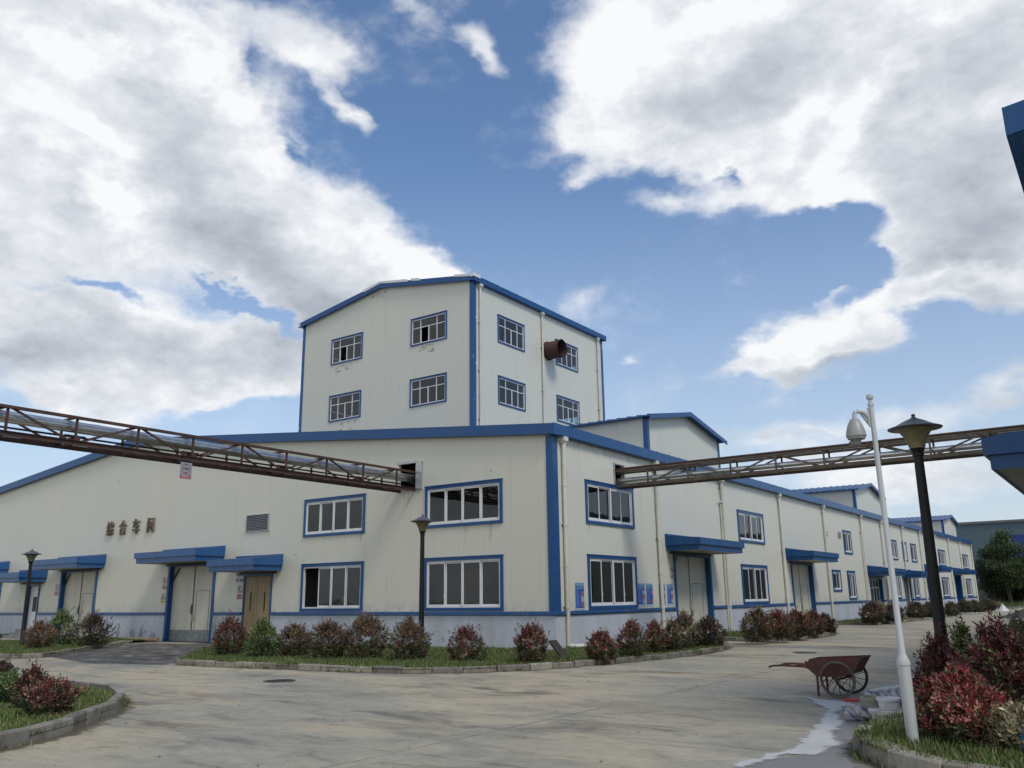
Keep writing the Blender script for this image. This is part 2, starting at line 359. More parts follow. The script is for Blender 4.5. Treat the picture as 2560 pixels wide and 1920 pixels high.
# ------------------------------------------------------------------ ground
def _conc(nt, b):
    n = N(nt, 'World'); o = n.sep()
    al = lambda k, l=(0,0,0): n.map((k, 1, 1), l, (0, 0, -.62))
    a = n.noise(.22, 6, .62, .5, al(.8)); c = n.noise(.62, 9, .66, .7, al(.45)); d = n.noise(1.9, 9, .68, .5, al(.5, (3, 1, 0))); e = n.noise(26, 4, .6); m_ = n.noise(6, 6, .65)
    base = n.mix(n.ramp(a, [(.42, 0), (.56, 1)]), (0.458, 0.388, 0.268), (0.337, 0.320, 0.253))
    base = n.mix(n.math('MULTIPLY', n.ramp(c, [(.50, 0), (.62, 1)]), .60), base, (0.216, 0.209, 0.173))
    base = n.mix(n.math('MULTIPLY', n.ramp(c, [(.34, 1), (.46, 0)]), .55), base, (0.503, 0.433, 0.308))
    base = n.mix(n.math('MULTIPLY', n.ramp(d, [(.53, 0), (.66, 1)]), .55), base, (0.156, 0.142, 0.114))
    base = n.mix(n.math('MULTIPLY', n.ramp(d, [(.33, 1), (.43, 0)]), .40), base, (0.503, 0.462, 0.359))
    w2 = n.noise(.8, 9, .7, .6, al(.35, (9, 4, 0))); base = n.mix(n.math('MULTIPLY', n.ramp(w2, [(.57, 0), (.66, 1)]), .68), base, (0.086, 0.080, 0.069))
    w3 = n.noise(.45, 8, .7, .4, al(.6, (2, 14, 0))); base = n.mix(n.math('MULTIPLY', n.ramp(w3, [(.60, 0), (.66, 1)]), .45), base, (0.201, 0.123, 0.078))
    base = n.mix(n.math('MULTIPLY', n.ramp(m_, [(.45, 0), (.7, 1)]), .28), base, (0.171, 0.157, 0.120))
    base = n.mix(n.math('MULTIPLY', n.ramp(e, [(.45, 0), (.8, 1)]), .22), base, (0.101, 0.093, 0.073))
    sp = n.ramp(n.noise(8, 2, .5), [(.745, 0), (.765, .8)]); base = n.mix(sp, base, (0.047, 0.041, 0.030))
    wx = n.math('MULTIPLY_ADD', n.math('SUBTRACT', n.noise(1.7, 4), .5), .10, o[0]); wy = n.math('MULTIPLY_ADD', n.math('SUBTRACT', n.noise(1.9, 4), .5), .10, o[1])
    def line(x, off, per, wd):
        f = n.math('FRACT', n.math('DIVIDE', n.math('SUBTRACT', x, off-per/2), per)); q = n.math('MULTIPLY', n.math('ABSOLUTE', n.math('SUBTRACT', f, .5)), per)
        return n.math('SUBTRACT', 1.0, n.math('DIVIDE', q, wd), clamp=True)
    j = n.math('MAXIMUM', line(wx, 7.62, 4.6, .026), line(wy, -15.12, 6.2, .026))
    j = n.math('MULTIPLY', j, n.ramp(n.noise(.5, 4, .7), [(.40, .2), (.55, 1)]))
    base = n.mix(n.math('MULTIPLY', j, .75), base, (0.047, 0.041, 0.030))
    n.link(base, b.inputs['Base Color'])
    n.link(n.math('SUBTRACT', .95, n.math('MULTIPLY', n.ramp(c, [(.45, 0), (.6, 1)]), .25)), b.inputs['Roughness'])
    h = n.math('SUBTRACT', n.math('ADD', n.math('MULTIPLY', e, .12), n.math('MULTIPLY', m_, .3)), n.math('MULTIPLY', j, .6))
    n.link(n.bump(h, .5, .02), b.inputs['Normal']); b.inputs['Specular IOR Level'].default_value = .3
M_conc = mat('yard_concrete', (.3,.28,.23), .9, build=_conc)
g = MB(); g.poly([(-400, -300, 0), (400, -300, 0), (400, 600, 0), (-400, 600, 0)])
tag(g.build('concrete_yard', M_conc, fix=False), kind='structure')
def _asph(nt, b):
    n = N(nt, 'World'); e = n.noise(2, 8, .7); q = n.noise(30, 4)
    c = n.mix(n.ramp(e, [(.42, 0), (.58, 1)]), (.040, .038, .035), (.115, .108, .095)); c = n.mix(n.ramp(n.noise(.9, 8, .72, .6, n.map((1, 2.2, 1))), [(.52, 0), (.60, .85)]), c, (.27, .245, .20))
    n.link(c, b.inputs['Base Color']); b.inputs['Roughness'].default_value = .9; n.link(n.bump(q, .5, .01), b.inputs['Normal'])
M_asph = mat('dark_screed', (.07,.07,.06), .9, build=_asph)
g = MB(); g.poly([(-14.2, -7.9, .004), (-9.5, -9.0, .004), (-7.2, -8.3, .004), (-7.6, -6.9, .004), (-12.6, -2.5, .004), (-15.9, -.25, .004), (-16.7, -.6, .004), (-20.0, -1.2, .004), (-17.9, -4.0, .004)])
tag(g.build('asphalt_ramp', M_asph, fix=False), kind='structure')
g = MB(); g.poly([(-20.0, -1.15, .008), (-16.7, -.95, .008), (-16.3, .02, .008), (-20.3, .02, .008)])
tag(g.build('concrete_apron', weathered('pale_concrete', (.36, .33, .26), .85, (.2,.18,.14), .3, 2), fix=False), kind='structure')
# gable side path behind the first island
g = MB(); g.poly([(-45, -3.4, .004), (-22, -3.4, .004), (-21, -2.0, .004), (-45, -2.0, .004)])
tag(g.build('path', MATS['pale_concrete'], fix=False), kind='structure')

# ------------------------------------------------------------------ building parts (local axes: x along wall, -y outwards, z up)
def wall_panel(mb, x0, x1, z0, z1, holes, th=.12, y=0., m=0):
    xs = sorted({x0, x1, *[min(max(h[0], x0), x1) for h in holes], *[min(max(h[1], x0), x1) for h in holes]})
    zs = sorted({z0, z1, *[min(max(h[2], z0), z1) for h in holes], *[min(max(h[3], z0), z1) for h in holes]})
    def hole(cx, cz): return any(h[0] < cx < h[1] and h[2] < cz < h[3] for h in holes)
    for k in range(len(zs)-1):
        a = None
        for i in range(len(xs)-1):
            s = not hole((xs[i]+xs[i+1])/2, (zs[k]+zs[k+1])/2)
            if s and a is None: a = xs[i]
            if a is not None and (not s or i == len(xs)-2):
                e = xs[i+1] if s else xs[i]
                for yy, fl in ((y, 0), (y+th, 1)):
                    q = [(a, yy, zs[k]), (e, yy, zs[k]), (e, yy, zs[k+1]), (a, yy, zs[k+1])]
                    mb.poly(q[::-1] if fl else q, m)
                a = None
    for h in holes:
        a, c = max(h[0], x0), min(h[1], x1); lo_, hi = max(h[2], z0), min(h[3], z1)
        if hi <= lo_ or c <= a: continue
        if h[2] > z0: mb.poly([(a, y, lo_), (c, y, lo_), (c, y+th, lo_), (a, y+th, lo_)], m)
        if h[3] < z1: mb.poly([(a, y, hi), (a, y+th, hi), (c, y+th, hi), (c, y, hi)], m)
        mb.poly([(a, y, lo_), (a, y+th, lo_), (a, y+th, hi), (a, y, hi)], m); mb.poly([(c, y, lo_), (c, y, hi), (c, y+th, hi), (c, y+th, lo_)], m)

def window(parent, x, z, W, H, n=4, face='L', plane=0., trim=.10, opened=(), style='slide', lab=None, trans=.0):
    """blue trim, white aluminium sashes, panes"""
    g = MB(); p = .05
    g.box(0, -p, 0, W, .02, trim).box(0, -p, H-trim, W, .02, H).box(0, -p, trim, trim, .02, H-trim).box(W-trim, -p, trim, W, .02, H-trim)
    g.box(-.02, -p-.02, H, W+.02, .0, H+.022)
    o = g.build('window', M_blue, parent)
    if lab: o['label'] = lab
    s = MB(); gl = MB(); a, b_, c, d = trim, W-trim, trim, H-trim; t = .05
    s.box(a, -.02, c, b_, .06, c+t).box(a, -.02, d-t, b_, .06, d).box(a, -.02, c+t, a+t, .06, d-t).box(b_-t, -.02, c+t, b_, .06, d-t)
    a += t; b_ -= t; c += t; d -= t
    if style == 'slide':
        wd = (b_-a)/n
        for i in range(n):
            front = (i % 4) in (0, 2) if n > 2 else i == 0
            x0 = a + wd*i; x1 = x0+wd; q = .045; yy = -.012 if front else .022
            if n == 4 and i == 0 and 0 in opened:
                x0 = x1 + .03; x1 = x0 + wd; 
                continue
            s.box(x0, yy, c, x0+q, yy+.028, d).box(x1-q, yy, c, x1, yy+.028, d).box(x0+q, yy, c, x1-q, yy+.028, c+q*1.2).box(x0+q, yy, d-q, x1-q, yy+.028, d)
            gl.poly([(x0+q, yy+.014, c+q), (x1-q, yy+.014, c+q), (x1-q, yy+.014, d-q), (x0+q, yy+.014, d-q)])
            if i in (0, 2) and W > 2.2: s.box(x1-q*.7, yy-.02, c+(d-c)*.18, x1-q*.3, yy, c+(d-c)*.25)
        if n == 4:
            xm = a+wd*2; s.box(xm-.045, -.03, c, xm+.045, -.013, d)
    else:                                   # transom window of the tower
        zt = c+(d-c)*.66; w_ = b_-a; q = .04
        x1, x2, xm = a+w_*.25, a+w_*.75, a+w_*.5
        s.box(a, -.01, zt-q/2, b_, .05, zt+q/2)
        for xx in (x1, x2): s.box(xx-q/2, -.012, c, xx+q/2, .048, d)
        s.box(xm-q*.7, -.01, c, xm+q*.7, .03, zt-q/2)
        for i, (u0, u1, v0, v1) in enumerate(((a, x1, zt, d), (x1, x2, zt, d), (x2, b_, zt, d), (a, x1, c, zt), (x1, xm, c, zt), (xm, x2, c, zt), (x2, b_, c, zt))):
            if i in opened: continue
            gl.poly([(u0+q/2, .01, v0+q/2), (u1-q/2, .01, v0+q/2), (u1-q/2, .01, v1-q/2), (u0+q/2, .01, v1-q/2)])
    s.build('sash_frame', M_white, o); gl.build('pane', M_glass if style == 'slide' else M_glass2, o, fix=False)
    put(o, x, z, face, plane); return o
def put(o, x, z, face, plane=0.):
    if face == 'L': o.location = (x, plane, z)
    else: o.location = (plane, x, z); o.rotation_euler = (0, 0, R(90))

def big_door(parent, x, W=3.22, H=3.28, face='L', kick=False, rec=.22, brace=True):
    g = MB(); t = .09
    g.box(-.05, -.05, 0, t, .0, H).box(W-t, -.05, 0, W+.05, .0, H).box(t, -.05, H-.14, W-t, .0, H)
    g.box(t-.03, .0, 0, t, rec, H-.14).box(W-t, .0, 0, W-t+.03, rec, H-.14).box(t, .0, H-.14, W-t, rec, H-.11)
    o = g.build('door', M_blue, parent)
    d = MB(); xm = W/2
    d.box(t, rec-.05, .03, xm-.02, rec, H-.15).box(xm+.02, rec-.05, .03, W-t, rec, H-.15)
    d.build('door_leaf', M_door, o)
    s = MB(); s.box(xm-.05, rec-.058, .03, xm+.03, rec-.051, H-.16)
    wx0, wx1, wz = xm+.20, W-t-.42, 2.12
    s.box(wx0-.012, rec-.056, .5, wx0+.012, rec-.0505, wz).box(wx1-.012, rec-.056, .5, wx1+.012, rec-.0505, wz).box(wx0+.012, rec-.056, wz-.02, wx1-.012, rec-.0505, wz)
    s.build('seam_strip', M_seam, o)
    h = MB(); h.box(xm-.10, rec-.10, 1.15, xm-.055, rec-.06, 1.55).box(xm-.095, rec-.13, 1.2, xm-.065, rec-.10, 1.45)
    h.build('handle', M_steel, o); MB().box(xm+.05, rec-.10, .85, xm+.09, rec-.06, 1.1).build('latch', M_steel, o)
    if brace:
        q = MB(); q.bar((t+.01, rec*.5, H-.75), (t+.42, rec*.5, H-.2), .05); q.build('brace', M_dark, o)
    if kick:
        q = MB(); q.box(t, rec-.075, .03, W-t, rec-.06, .5); q.build('kick_plate', M_kick, o)
    put(o, x, 0, face); return o

def canopy(parent, x, W, zt=3.9, D=1.42, face='L'):
    g = MB(); f = zt-.19; th = .25; l = .2
    # upper fascia band, three sides, as a shallow tray with a sloping lid
    g.box(0, -D, f-th, W, -D+.04, f).box(0, -D+.04, f-th, .04, 0, f).box(W-.04, -D+.04, f-th, W, 0, f)
    g.poly([(0, -D, f), (W, -D, f), (W, 0, f+.12), (0, 0, f+.12)]); g.poly([(0, -D, f), (0, 0, f), (0, 0, f+.12)]); g.poly([(W, -D, f), (W, 0, f+.12), (W, 0, f)])
    g.box(.0, -.06, f+.122, W, 0, zt)
    k = .07
    g.box(k, -D+k, f-th-l, W-k, -D+k+.03, f-th).box(k, -D+k+.03, f-th-l, k+.03, 0, f-th).box(W-k-.03, -D+k+.03, f-th-l, W-k, 0, f-th)
    for i in range(1, 5): g.box(W*i/5-.006, -D-.004, f-th+.01, W*i/5+.006, -D+.01, f-.005)
    o = g.build('canopy', M_blue2 if face == 'L' else M_blue, parent)
    s = MB(); s.box(k+.03, -D+k+.03, f-th-l+.02, W-k-.03, 0, f-th-l+.05); s.build('soffit', M_soffit, o)
    q = MB(); q.box(.35, -.10, f-th-l-.09, W-.35, 0, f-th-l-.02); q.build('wall_bracket', M_dark, o)
    put(o, x, 0, face); return o

def downpipe(parent, y, x=0., top=6.62, bot=.08, r=.068, hopper=True, foot=None, side=False, offx=.10):
    g = MB(); X = x+offx
    g.tube((X, y, bot), (X, y, top), r, n=12)
    z = bot+1.1
    while z < top-.3: g.tube((X, y, z), (X, y, z+.07), r*1.22, n=12); z += 1.25
    if foot: g.path([(X, y, bot+.02), (X+.08, y+.12, bot-.02), foot], r*1.05, 12)
    if side: g.path([(X, y-.01, top-1.0), (X, y-.32, top-.95)], r*.7).tube((X-.03, y-.16, top-1.0), (X-.03, y-.16, .3), r*.55)
    o = g.build('downpipe', M_pvc, parent, smooth=True)
    if hopper:
        h = MB(); h.box(X-.11, y-.13, top-.05, X+.11, y+.13, top+.14).prism([(X-.1, y-.12, top-.05), (X+.1, y-.12, top-.05), (X+.05, y-.06, top-.15), (X-.05, y-.06, top-.15)], (0, .18, 0))
        h.build('hopper', M_pvc, o)
    b = MB(); z = bot+1.1
    while z < top-.3: b.box(x, y-r*1.4, z+.02, X-r, y+r*1.4, z+.05); z += 2.5
    b.build('pipe_clip', M_dark, o)
    return o

# ------------------------------------------------------------------ the long workshop
WS = empty('workshop_building', (0, 0, 0), 0, 'long cream two-storey workshop with blue trim and low gable, running far down the street', 'building')
XL, YE, EV, RX, SL = -47.2, 82.6, 6.66, -23.5, .0962
rz = lambda x: 6.98 + SL*(min(-x, 47-(-x)) if x > XL else 0)
zg = [(-.2, None)]
WINL = [(-11.42, 1.249, 3.27, 1.72), (-11.42, 3.985, 3.27, 1.42), (-5.24, 1.249, 3.30, 1.72), (-5.24, 3.985, 3.30, 1.42)]
WINR = [(1.95, 1.249, 3.35, 1.72, 4), (1.95, 3.985, 3.35, 1.42, 4), (15.38, 1.249, 3.32, 1.72, 4), (15.38, 3.985, 3.32, 1.42, 4),
        (32.68, 4.02, 1.78, 1.41, 3), (29.55, 1.78, 1.70, 1.21, 2), (32.72, 1.30, 1.74, 1.69, 3),
        (45.1, 4.02, 1.95, 1.42, 3), (48.9, 4.02, 1.5, 1.42, 2), (51.9, 4.02, 2.0, 1.42, 3), (63.4, 3.985, 3.25, 1.42, 4), (76.4, 3.985, 3.3, 1.42, 4),
        (45.1, 1.26, 1.75, 1.71, 3), (51.5, 1.26, 1.85, 1.71, 3), (63.5, 1.249, 3.3, 1.72, 4), (76.55, 1.249, 3.32, 1.72, 4)]
DOORL = [(-20.0, 3.23, 3.28, 'big'), (-14.83, 1.72, 2.68, 'wood'), (-29.05, 3.22, 3.28, 'big'), (-32.30, 1.2, 2.62, 'white'), (-38.5, 3.24, 3.28, 'big')]
DOORR = [(8.45, 3.45, 3.30, 'big'), (22.32, 3.48, 3.30, 'big'), (38.0, 3.3, 2.66, 'glass'), (48.2, 2.1, 2.70, 'blue'), (56.9, 3.45, 3.30, 'open'), (70.15, 3.45, 3.30, 'open')]
holesL = [(x, x+w_, z, z+h) for x, z, w_, h in WINL] + [(x, x+w_, 0, h) for x, w_, h, k in DOORL] + [(-6.53, -5.68, 5.42, 6.32)]
holesR = [(x, x+w_, z, z+h) for x, z, w_, h, n in WINR] + [(x, x+w_, 0, h) for x, w_, h, k in DOORR] + [(4.03, 4.72, 5.42, 6.18)]
g = MB(); wall_panel(g, XL, 0, 0, EV, holesL)
g.prism([(XL, 0, EV), (0, 0, EV), (0, 0, 6.9), (RX, 0, 9.16), (XL, 0, 6.9)], (0, .12, 0))
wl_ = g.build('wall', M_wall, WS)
g = MB(); wall_panel(g, .0, YE, 0, 6.9, holesR)
for i, q in enumerate(g.v): g.v[i] = (-q[1], q[0], q[2])
g.build('wall', M_wall, WS)
g = MB(); g.box(XL, YE-.12, 0, -.12, YE, 6.6).box(XL, .12, 0, XL+.12, YE-.12, 6.9)
g.prism([(XL, YE, 6.6), (0, YE, 6.6), (0, YE, 6.9), (RX, YE, 9.16), (XL, YE, 6.9)], (0, -.12, 0))
g.build('wall', M_wall, WS)
def spans(a, b, holes):
    out_ = []; x = a
    for h in sorted(holes):
        if h[2] < 1.2:
            if h[0] > x: out_.append((x, h[0]))
            x = max(x, h[1])
    out_.append((x, b)); return out_
for a, b in spans(XL, .03, [h for h in holesL if h[2] < .5]): MB().box(a, -.03, 0, b, -.002, 1.12).build('plinth', M_plinth, WS)
for a, b in spans(-.002, YE, [h for h in holesR if h[2] < .5]): MB().box(.002, a, 0, .03, b, 1.12).build('plinth', M_plinth, WS)
for a, b in spans(XL, .09, [(h[0]-.06, h[1]+.06, h[2], h[3]) for h in holesL if h[2] < .5]): MB().box(a, -.09, 1.125, b, -.001, 1.225).box(a, -.06, 1.10, b, -.032, 1.126).build('rail', M_blue2, WS)
for a, b in spans(-.0, YE, [(h[0]-.06, h[1]+.06, h[2], h[3]) for h in holesR if h[2] < .5]): MB().box(.001, a, 1.125, .09, b, 1.225).box(.032, a, 1.10, .06, b, 1.126).build('rail', M_blue2, WS)
g = MB(); g.box(-.21, -.035, 1.226, .035, -.001, 6.62).box(.001, -.001, 1.226, .035, .27, 6.62); g.build('corner_trim', M_blue, WS)
# roof sheet with ribs
g = MB(); y0, y1, ex = -.20, YE+.2, .20
xr = -47.4
zt = lambda x: 6.985 + SL*(-x) if x > RX else 6.985 + SL*(47+x)
g.prism([(ex, y0, zt(ex)-.02), (RX, y0, zt(RX)-.02), (xr, y0, zt(xr)-.02), (xr, y0, zt(xr)-.08), (RX, y0, zt(RX)-.08), (ex, y0, zt(ex)-.08)], (0, y1-y0, 0))
y = .0
while y < YE:
    for a, b in ((ex-.0, RX), (RX, xr)): g.bar((a, y, zt(a)), (b, y, zt(b)), .07, .07)
    y += 1.02
g.build('roof', M_roof, WS)
g = MB()
fz = lambda x: zt(x)+.0
for a, b in ((.21, RX), (RX, -47.41)):
    g.prism([(a, -.20, fz(a)), (b, -.20, fz(b)), (b, -.20, fz(b)-.27), (a, -.20, fz(a)-.27)], (0, -.025, 0))
    g.prism([(a, -.20, fz(a)-.272), (b, -.20, fz(b)-.272), (b, -.20, fz(b)-.35), (a, -.20, fz(a)-.35)], (0, -.04, 0))
    g.prism([(a, -.20, fz(a)-.35), (b, -.20, fz(b)-.35), (b, -.20, fz(b)-.33), (a, -.20, fz(a)-.33)], (0, .22, 0))
g.box(.185, -.225, 6.64, .215, YE+.22, 6.985).box(.0, -.18, 6.625, .184, YE+.22, 6.65)
yy = .9
while yy < YE: g.box(.214, yy, 6.645, .218, yy+.012, 6.98); yy += 3.4
g.build('fascia', M_blue, WS)
# inside: floor, deck, partitions added to block bright views from window to window
g = MB(); g.poly([(XL, .12, .012), (-.12, .12, .012), (-.12, YE-.12, .012), (XL, YE-.12, .012)]); g.box(XL+.2, .13, 3.45, -.13, YE-.2, 3.6)
g.build('floor_slab', M_floor, WS)
g = MB(); g.box(XL+.2, 9.0, .02, -4.6, 9.2, 3.44).box(-4.8, 9.3, .02, -4.6, YE-.3, 3.44).box(XL+.2, 7.4, 3.61, -4.6, 7.6, 6.6).box(-4.8, 7.7, 3.61, -4.6, YE-.3, 6.6).box(-12.6, .13, .02, -12.5, 8.9, 3.44).box(-1.55, .13, .02, -1.5, .9, 3.44)
g.build('blocking_partition', M_inner, WS)

for i, (x, z, w_, h) in enumerate(WINL): window(WS, x, z, w_, h, 4, 'L', opened=(0,) if i == 0 else ())
for x, z, w_, h, n in WINR: window(WS, x, z, w_, h, n, 'R')
for face, DL in (('L', DOORL), ('R', DOORR)):
    for i, (x, w_, h, k) in enumerate(DL):
        if k == 'big': big_door(WS, x, w_, h, face, kick=(face == 'L' and i == 0))
        elif k == 'wood':
            g = MB(); g.box(0, -.04, 0, .07, .05, h).box(w_-.06, -.04, 0, w_, .05, h).box(.07, -.04, h-.08, w_-.06, .05, h); o = g.build('door', M_blue, WS)
            def _wd(nt, b):
                n = N(nt, 'Object'); k1 = n.noise(3.5, 6, .6, .4, n.map((3.2, 1, .16))); k2 = n.noise(2.2, 4, .6, .2, n.map((5, 1, .3)))
                c = n.mix(n.ramp(k1, [(.35, 0), (.65, 1)]), (.24, .15, .055), (.36, .29, .17)); c = n.mix(n.ramp(k2, [(.52, 0), (.75, .8)]), c, (.12, .075, .035))
                n.link(c, b.inputs['Base Color']); b.inputs['Roughness'].default_value = .5
            g = MB(); g.box(.07, .0, .03, w_/2-.004, .05, h-.09).box(w_/2+.004, .0, .03, w_-.06, .05, h-.09); g.build('door_leaf', mat('wood_door', (.3,.2,.1), build=_wd), o)
            MB().box(.42, -.02, 1.27, .47, -.001, 1.98).build('handle', M_dark, o); MB().box(w_-.44, -.02, 1.27, w_-.39, -.001, 1.98).build('handle', M_dark, o)
            put(o, x, 0, face); o['label'] = 'brown wood-grain double door with dark pull handles'
        elif k == 'white':
            g = MB(); g.box(-.02, -.05, .4, .09, .12, h).box(w_-.08, -.05, .4, w_+.02, .0, h).box(.09, -.05, h-.09, w_-.08, .0, h).box(.09, .12, .4, .12, .14, h); o = g.build('door', M_blue, WS)
            g = MB(); g.box(.09, .10, .4, w_-.08, .14, h-.09); g.build('door_leaf', M_white, o)
            g = MB(); g.box(.45, .085, 1.28, .80, .098, 2.0); g.build('door_window', M_dark, o); put(o, x, 0, face)
            g = MB()
            for s_ in range(3): g.box(-.1, -.95+.3*s_, 0, w_+.1, -.05 if s_ == 2 else -.95+.3*(s_+1), .14*(s_+1))
            st = g.build('doorstep', weathered('step_grey', (.24, .24, .24), .8), WS); put(st, x, 0, face)
        elif k == 'glass':
            g = MB(); t = .1; g.box(0, -.04, 0, t, .25, h).box(w_-t, -.04, 0, w_, .25, h).box(t, -.04, h-.1, w_-t, .25, h); o = g.build('door', M_blue, WS)
            s = MB(); gl = MB(); s.box(t, .2, 1.98, w_-t, .25, 2.06).box(t, .2, .03, w_-t, .25, .13).box(t, .2, h-.16, w_-t, .25, h-.101)
            nn = 4; ww = (w_-2*t)/nn
            for q in range(nn+1): s.box(t+ww*q-.03+(.03 if q == 0 else 0)-(.03 if q == nn else 0), .195, .13, t+ww*q+.03+(.03 if q == 0 else 0)-(.03 if q == nn else 0), .245, h-.16)
            for q in range(nn): s.box(t+ww*q+.03, .2, .13, t+ww*(q+1)-.03, .24, .75)
            gl.poly([(t, .23, .7), (w_-t, .23, .7), (w_-t, .23, h-.15), (t, .23, h-.15)])
            s.build('door_frame', M_white, o); gl.build('pane', M_glass, o, fix=False); put(o, x, 0, face)
        elif k == 'blue':
            g = MB(); g.box(0, -.05, 0, .08, .3, h).box(w_-.08, -.05, 0, w_, .3, h).box(.08, -.05, h-.1, w_-.08, .3, h); o = g.build('door', M_blue, WS)
            g = MB(); g.box(.08, .26, .02, w_-.08, .3, h-.1); g.build('door_leaf', M_door, o); put(o, x, 0, face)
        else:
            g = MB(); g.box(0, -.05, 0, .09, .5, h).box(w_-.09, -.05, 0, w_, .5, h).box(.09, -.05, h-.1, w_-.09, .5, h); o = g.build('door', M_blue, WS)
            g = MB(); g.box(.09, .7, .02, w_-.09, .74, h-.1); g.build('door_leaf', M_dark, o); put(o, x, 0, face)  # dark sheet set back in the open doorway, standing in for the unlit interior
for x, W_, z in ((-20.54, 4.34, 3.9), (-15.4, 2.85, 3.42), (-29.55, 4.34, 3.9), (-33.35, 2.85, 3.37), (-39.0, 4.36, 3.9)): canopy(WS, x, W_, z)
for y, W_, z in ((7.79, 4.48, 3.94), (21.67, 4.5, 3.94), (37.64, 4.5, 3.43), (47.6, 3.2, 3.40), (56.2, 4.5, 3.96), (69.6, 4.6, 3.95)): canopy(WS, y, W_, z, face='R')
for i, y in enumerate((.54, 7.1, 13.53, 21.1, 28.66, 37.0, 42.4, 49.1, 55.5, 62.0, 68.6, 75.0, 82.3)):
    downpipe(WS, y, top=6.55, foot=(.42, 1.65, .17) if i == 0 else None, bot=.08 if i else .20, side=i in (2, 5), r=.068)
# louvre, small vents, duct openings
g = MB(); g.box(0, -.05, 0, 1.4, -.001, .03).box(0, -.05, .67, 1.4, -.001, .70).box(0, -.05, .03, .03, -.001, .67).box(1.37, -.05, .03, 1.4, -.001, .67)
for i in range(10): g.prism([(.03, -.045, .05+.062*i), (.03, -.01, .09+.062*i), (.03, -.006, .086+.062*i), (.03, -.041, .045+.062*i)], (1.34, 0, 0))
o = g.build('louvre_vent', M_steel, WS); o.location = (-14.91, 0, 4.36)
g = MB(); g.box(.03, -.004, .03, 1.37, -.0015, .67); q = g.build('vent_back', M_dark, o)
for y, z, a, h in ((31.62, 4.93, .55, .34), (28.85, 4.86, .45, .32)):
    g = MB(); g.box(0, -.05, 0, a, -.001, h)
    for i in range(4): g.box(.04, -.06, .05+i*h*.22, a-.04, -.051, .07+i*h*.22)
    o = g.build('wall_vent', weathered('vent_grey', (.3,.28,.24), .6), WS); put(o, y, z, 'R')
g = MB(); g.box(-5.68, -.055, 5.36, -5.40, -.002, 6.35).box(-6.60, -.02, 6.32, -5.68, -.002, 6.40).box(-6.60, -.02, 5.36, -5.68, -.002, 5.42)
g.build('duct_flashing', M_steel, WS)
g = MB(); g.box(.002, 3.95, 5.36, .03, 4.03, 6.24).box(.002, 4.03, 6.18, .02, 4.80, 6.22).box(.002, 4.72, 5.36, .02, 4.76, 6.18); g.build('duct_flashing', M_steel, WS)
g = MB(); g.box(-6.8, .13, 5.2, -5.4, .15, 6.5); g.box(-.15, 3.8, 5.2, -.13, 4.95, 6.4)
g = MB(); g.box(-6.9, .6, 5.1, -5.1, .62, 6.5).box(-.62, 3.6, 5.1, -.6, 5.1, 6.4); g.build('dark_backing', M_dark, WS)  # dark sheets behind both wall openings stand in for the unlit inside
# roof monitors
for y0 in (7.85, 38.9, 71.4):
    W_, zb, ze, zp, x0, x1 = 7.3, 6.9, 8.58, 9.24, -.55, -10.7
    if y0 > 30: x1 = -14
    ym = y0+W_/2
    g = MB(); g.box(x1, y0, zb, x0, y0+.1, ze).box(x1, y0+W_-.1, zb, x0, y0+W_, ze)
    g.prism([(x0, y0, zb), (x0, y0+W_, zb), (x0, y0+W_, ze), (x0, ym, zp), (x0, y0, ze)], (-.1, 0, 0))
    mo = g.build('roof_monitor', M_tower, WS)
    MB().box(x0-.16, y0-.03, zb, x0+.03, y0+.001, ze).box(x0, y0, zb, x0+.029, y0+.16, ze).build('corner_trim', M_blue, mo); MB().box(x0, y0+W_-.16, zb, x0+.03, y0+W_+.03, ze).build('corner_trim', M_blue, mo)
    g = MB(); s_ = (zp-ze)/(W_/2); e = .28
    for a, b in ((y0-e, ym), (y0+W_+e, ym)):
        za = ze-s_*e+.06; g.prism([(x0+.3, a, za), (x0+.3, b, zp+.06), (x0+.3, b, zp+.01), (x0+.3, a, za-.05)], (x1-x0-.3, 0, 0))
        xx = x0+.2
        while xx > x1: g.bar((xx, a, za+.015), (xx, b, zp+.075), .07, .045); xx -= .45
    g.build('roof', M_roof, mo)
    g = MB()
    for a, b in ((y0-e-.02, ym), (y0+W_+e+.02, ym)):
        za = ze-s_*e+.075; g.prism([(x0+.33, a, za), (x0+.33, b, zp+.095), (x0+.33, b, zp-.10), (x0+.33, a, za-.18)], (-.03, 0, 0))
    g.build('fascia', M_blue, mo)

# ------------------------------------------------------------------ the tower block
TX, TY, TW, TD = -10.96, 9.98, 12.72, 13.16
TB = empty('tower_building', (TX, TY, 0), 0, 'tall cream tower block with blue trim and rusty duct, rising behind the workshop roof', 'building')
TB.location = (0, 0, 0)
txl, tye, tev, trx, trz = TX-TW, TY+TD, 17.5, -17.3, 18.52
wzb = [(11.31, 1.49), (14.62, 1.50)]
hL = [(x, x+w_, z, z+h) for z, h in wzb for x, w_ in ((-21.22, 2.48), (-15.14, 2.48))]
hR = [(y, y+2.44, z, z+h) for z, h in wzb for y in (12.05, 17.64)]
g = MB(); wall_panel(g, txl, TX, 6.0, tev-.1, hL, .15)
for i, q in enumerate(g.v): g.v[i] = (q[0], q[1]+TY, q[2])
g.prism([(txl, TY, tev-.1), (TX, TY, tev-.1), (TX, TY, tev), (trx, TY, trz), (txl, TY, tev)], (0, .15, 0)); g.build('wall', M_tower, TB)
g = MB(); wall_panel(g, TY, tye, 6.0, tev, hR, .15)
for i, q in enumerate(g.v): g.v[i] = (TX-q[1], q[0], q[2])
g.build('wall', M_tower, TB)
g = MB(); wall_panel(g, txl, TX, 6.0, tev-.1, hL, .15)
for i, q in enumerate(g.v): g.v[i] = (q[0], tye-q[1], q[2])
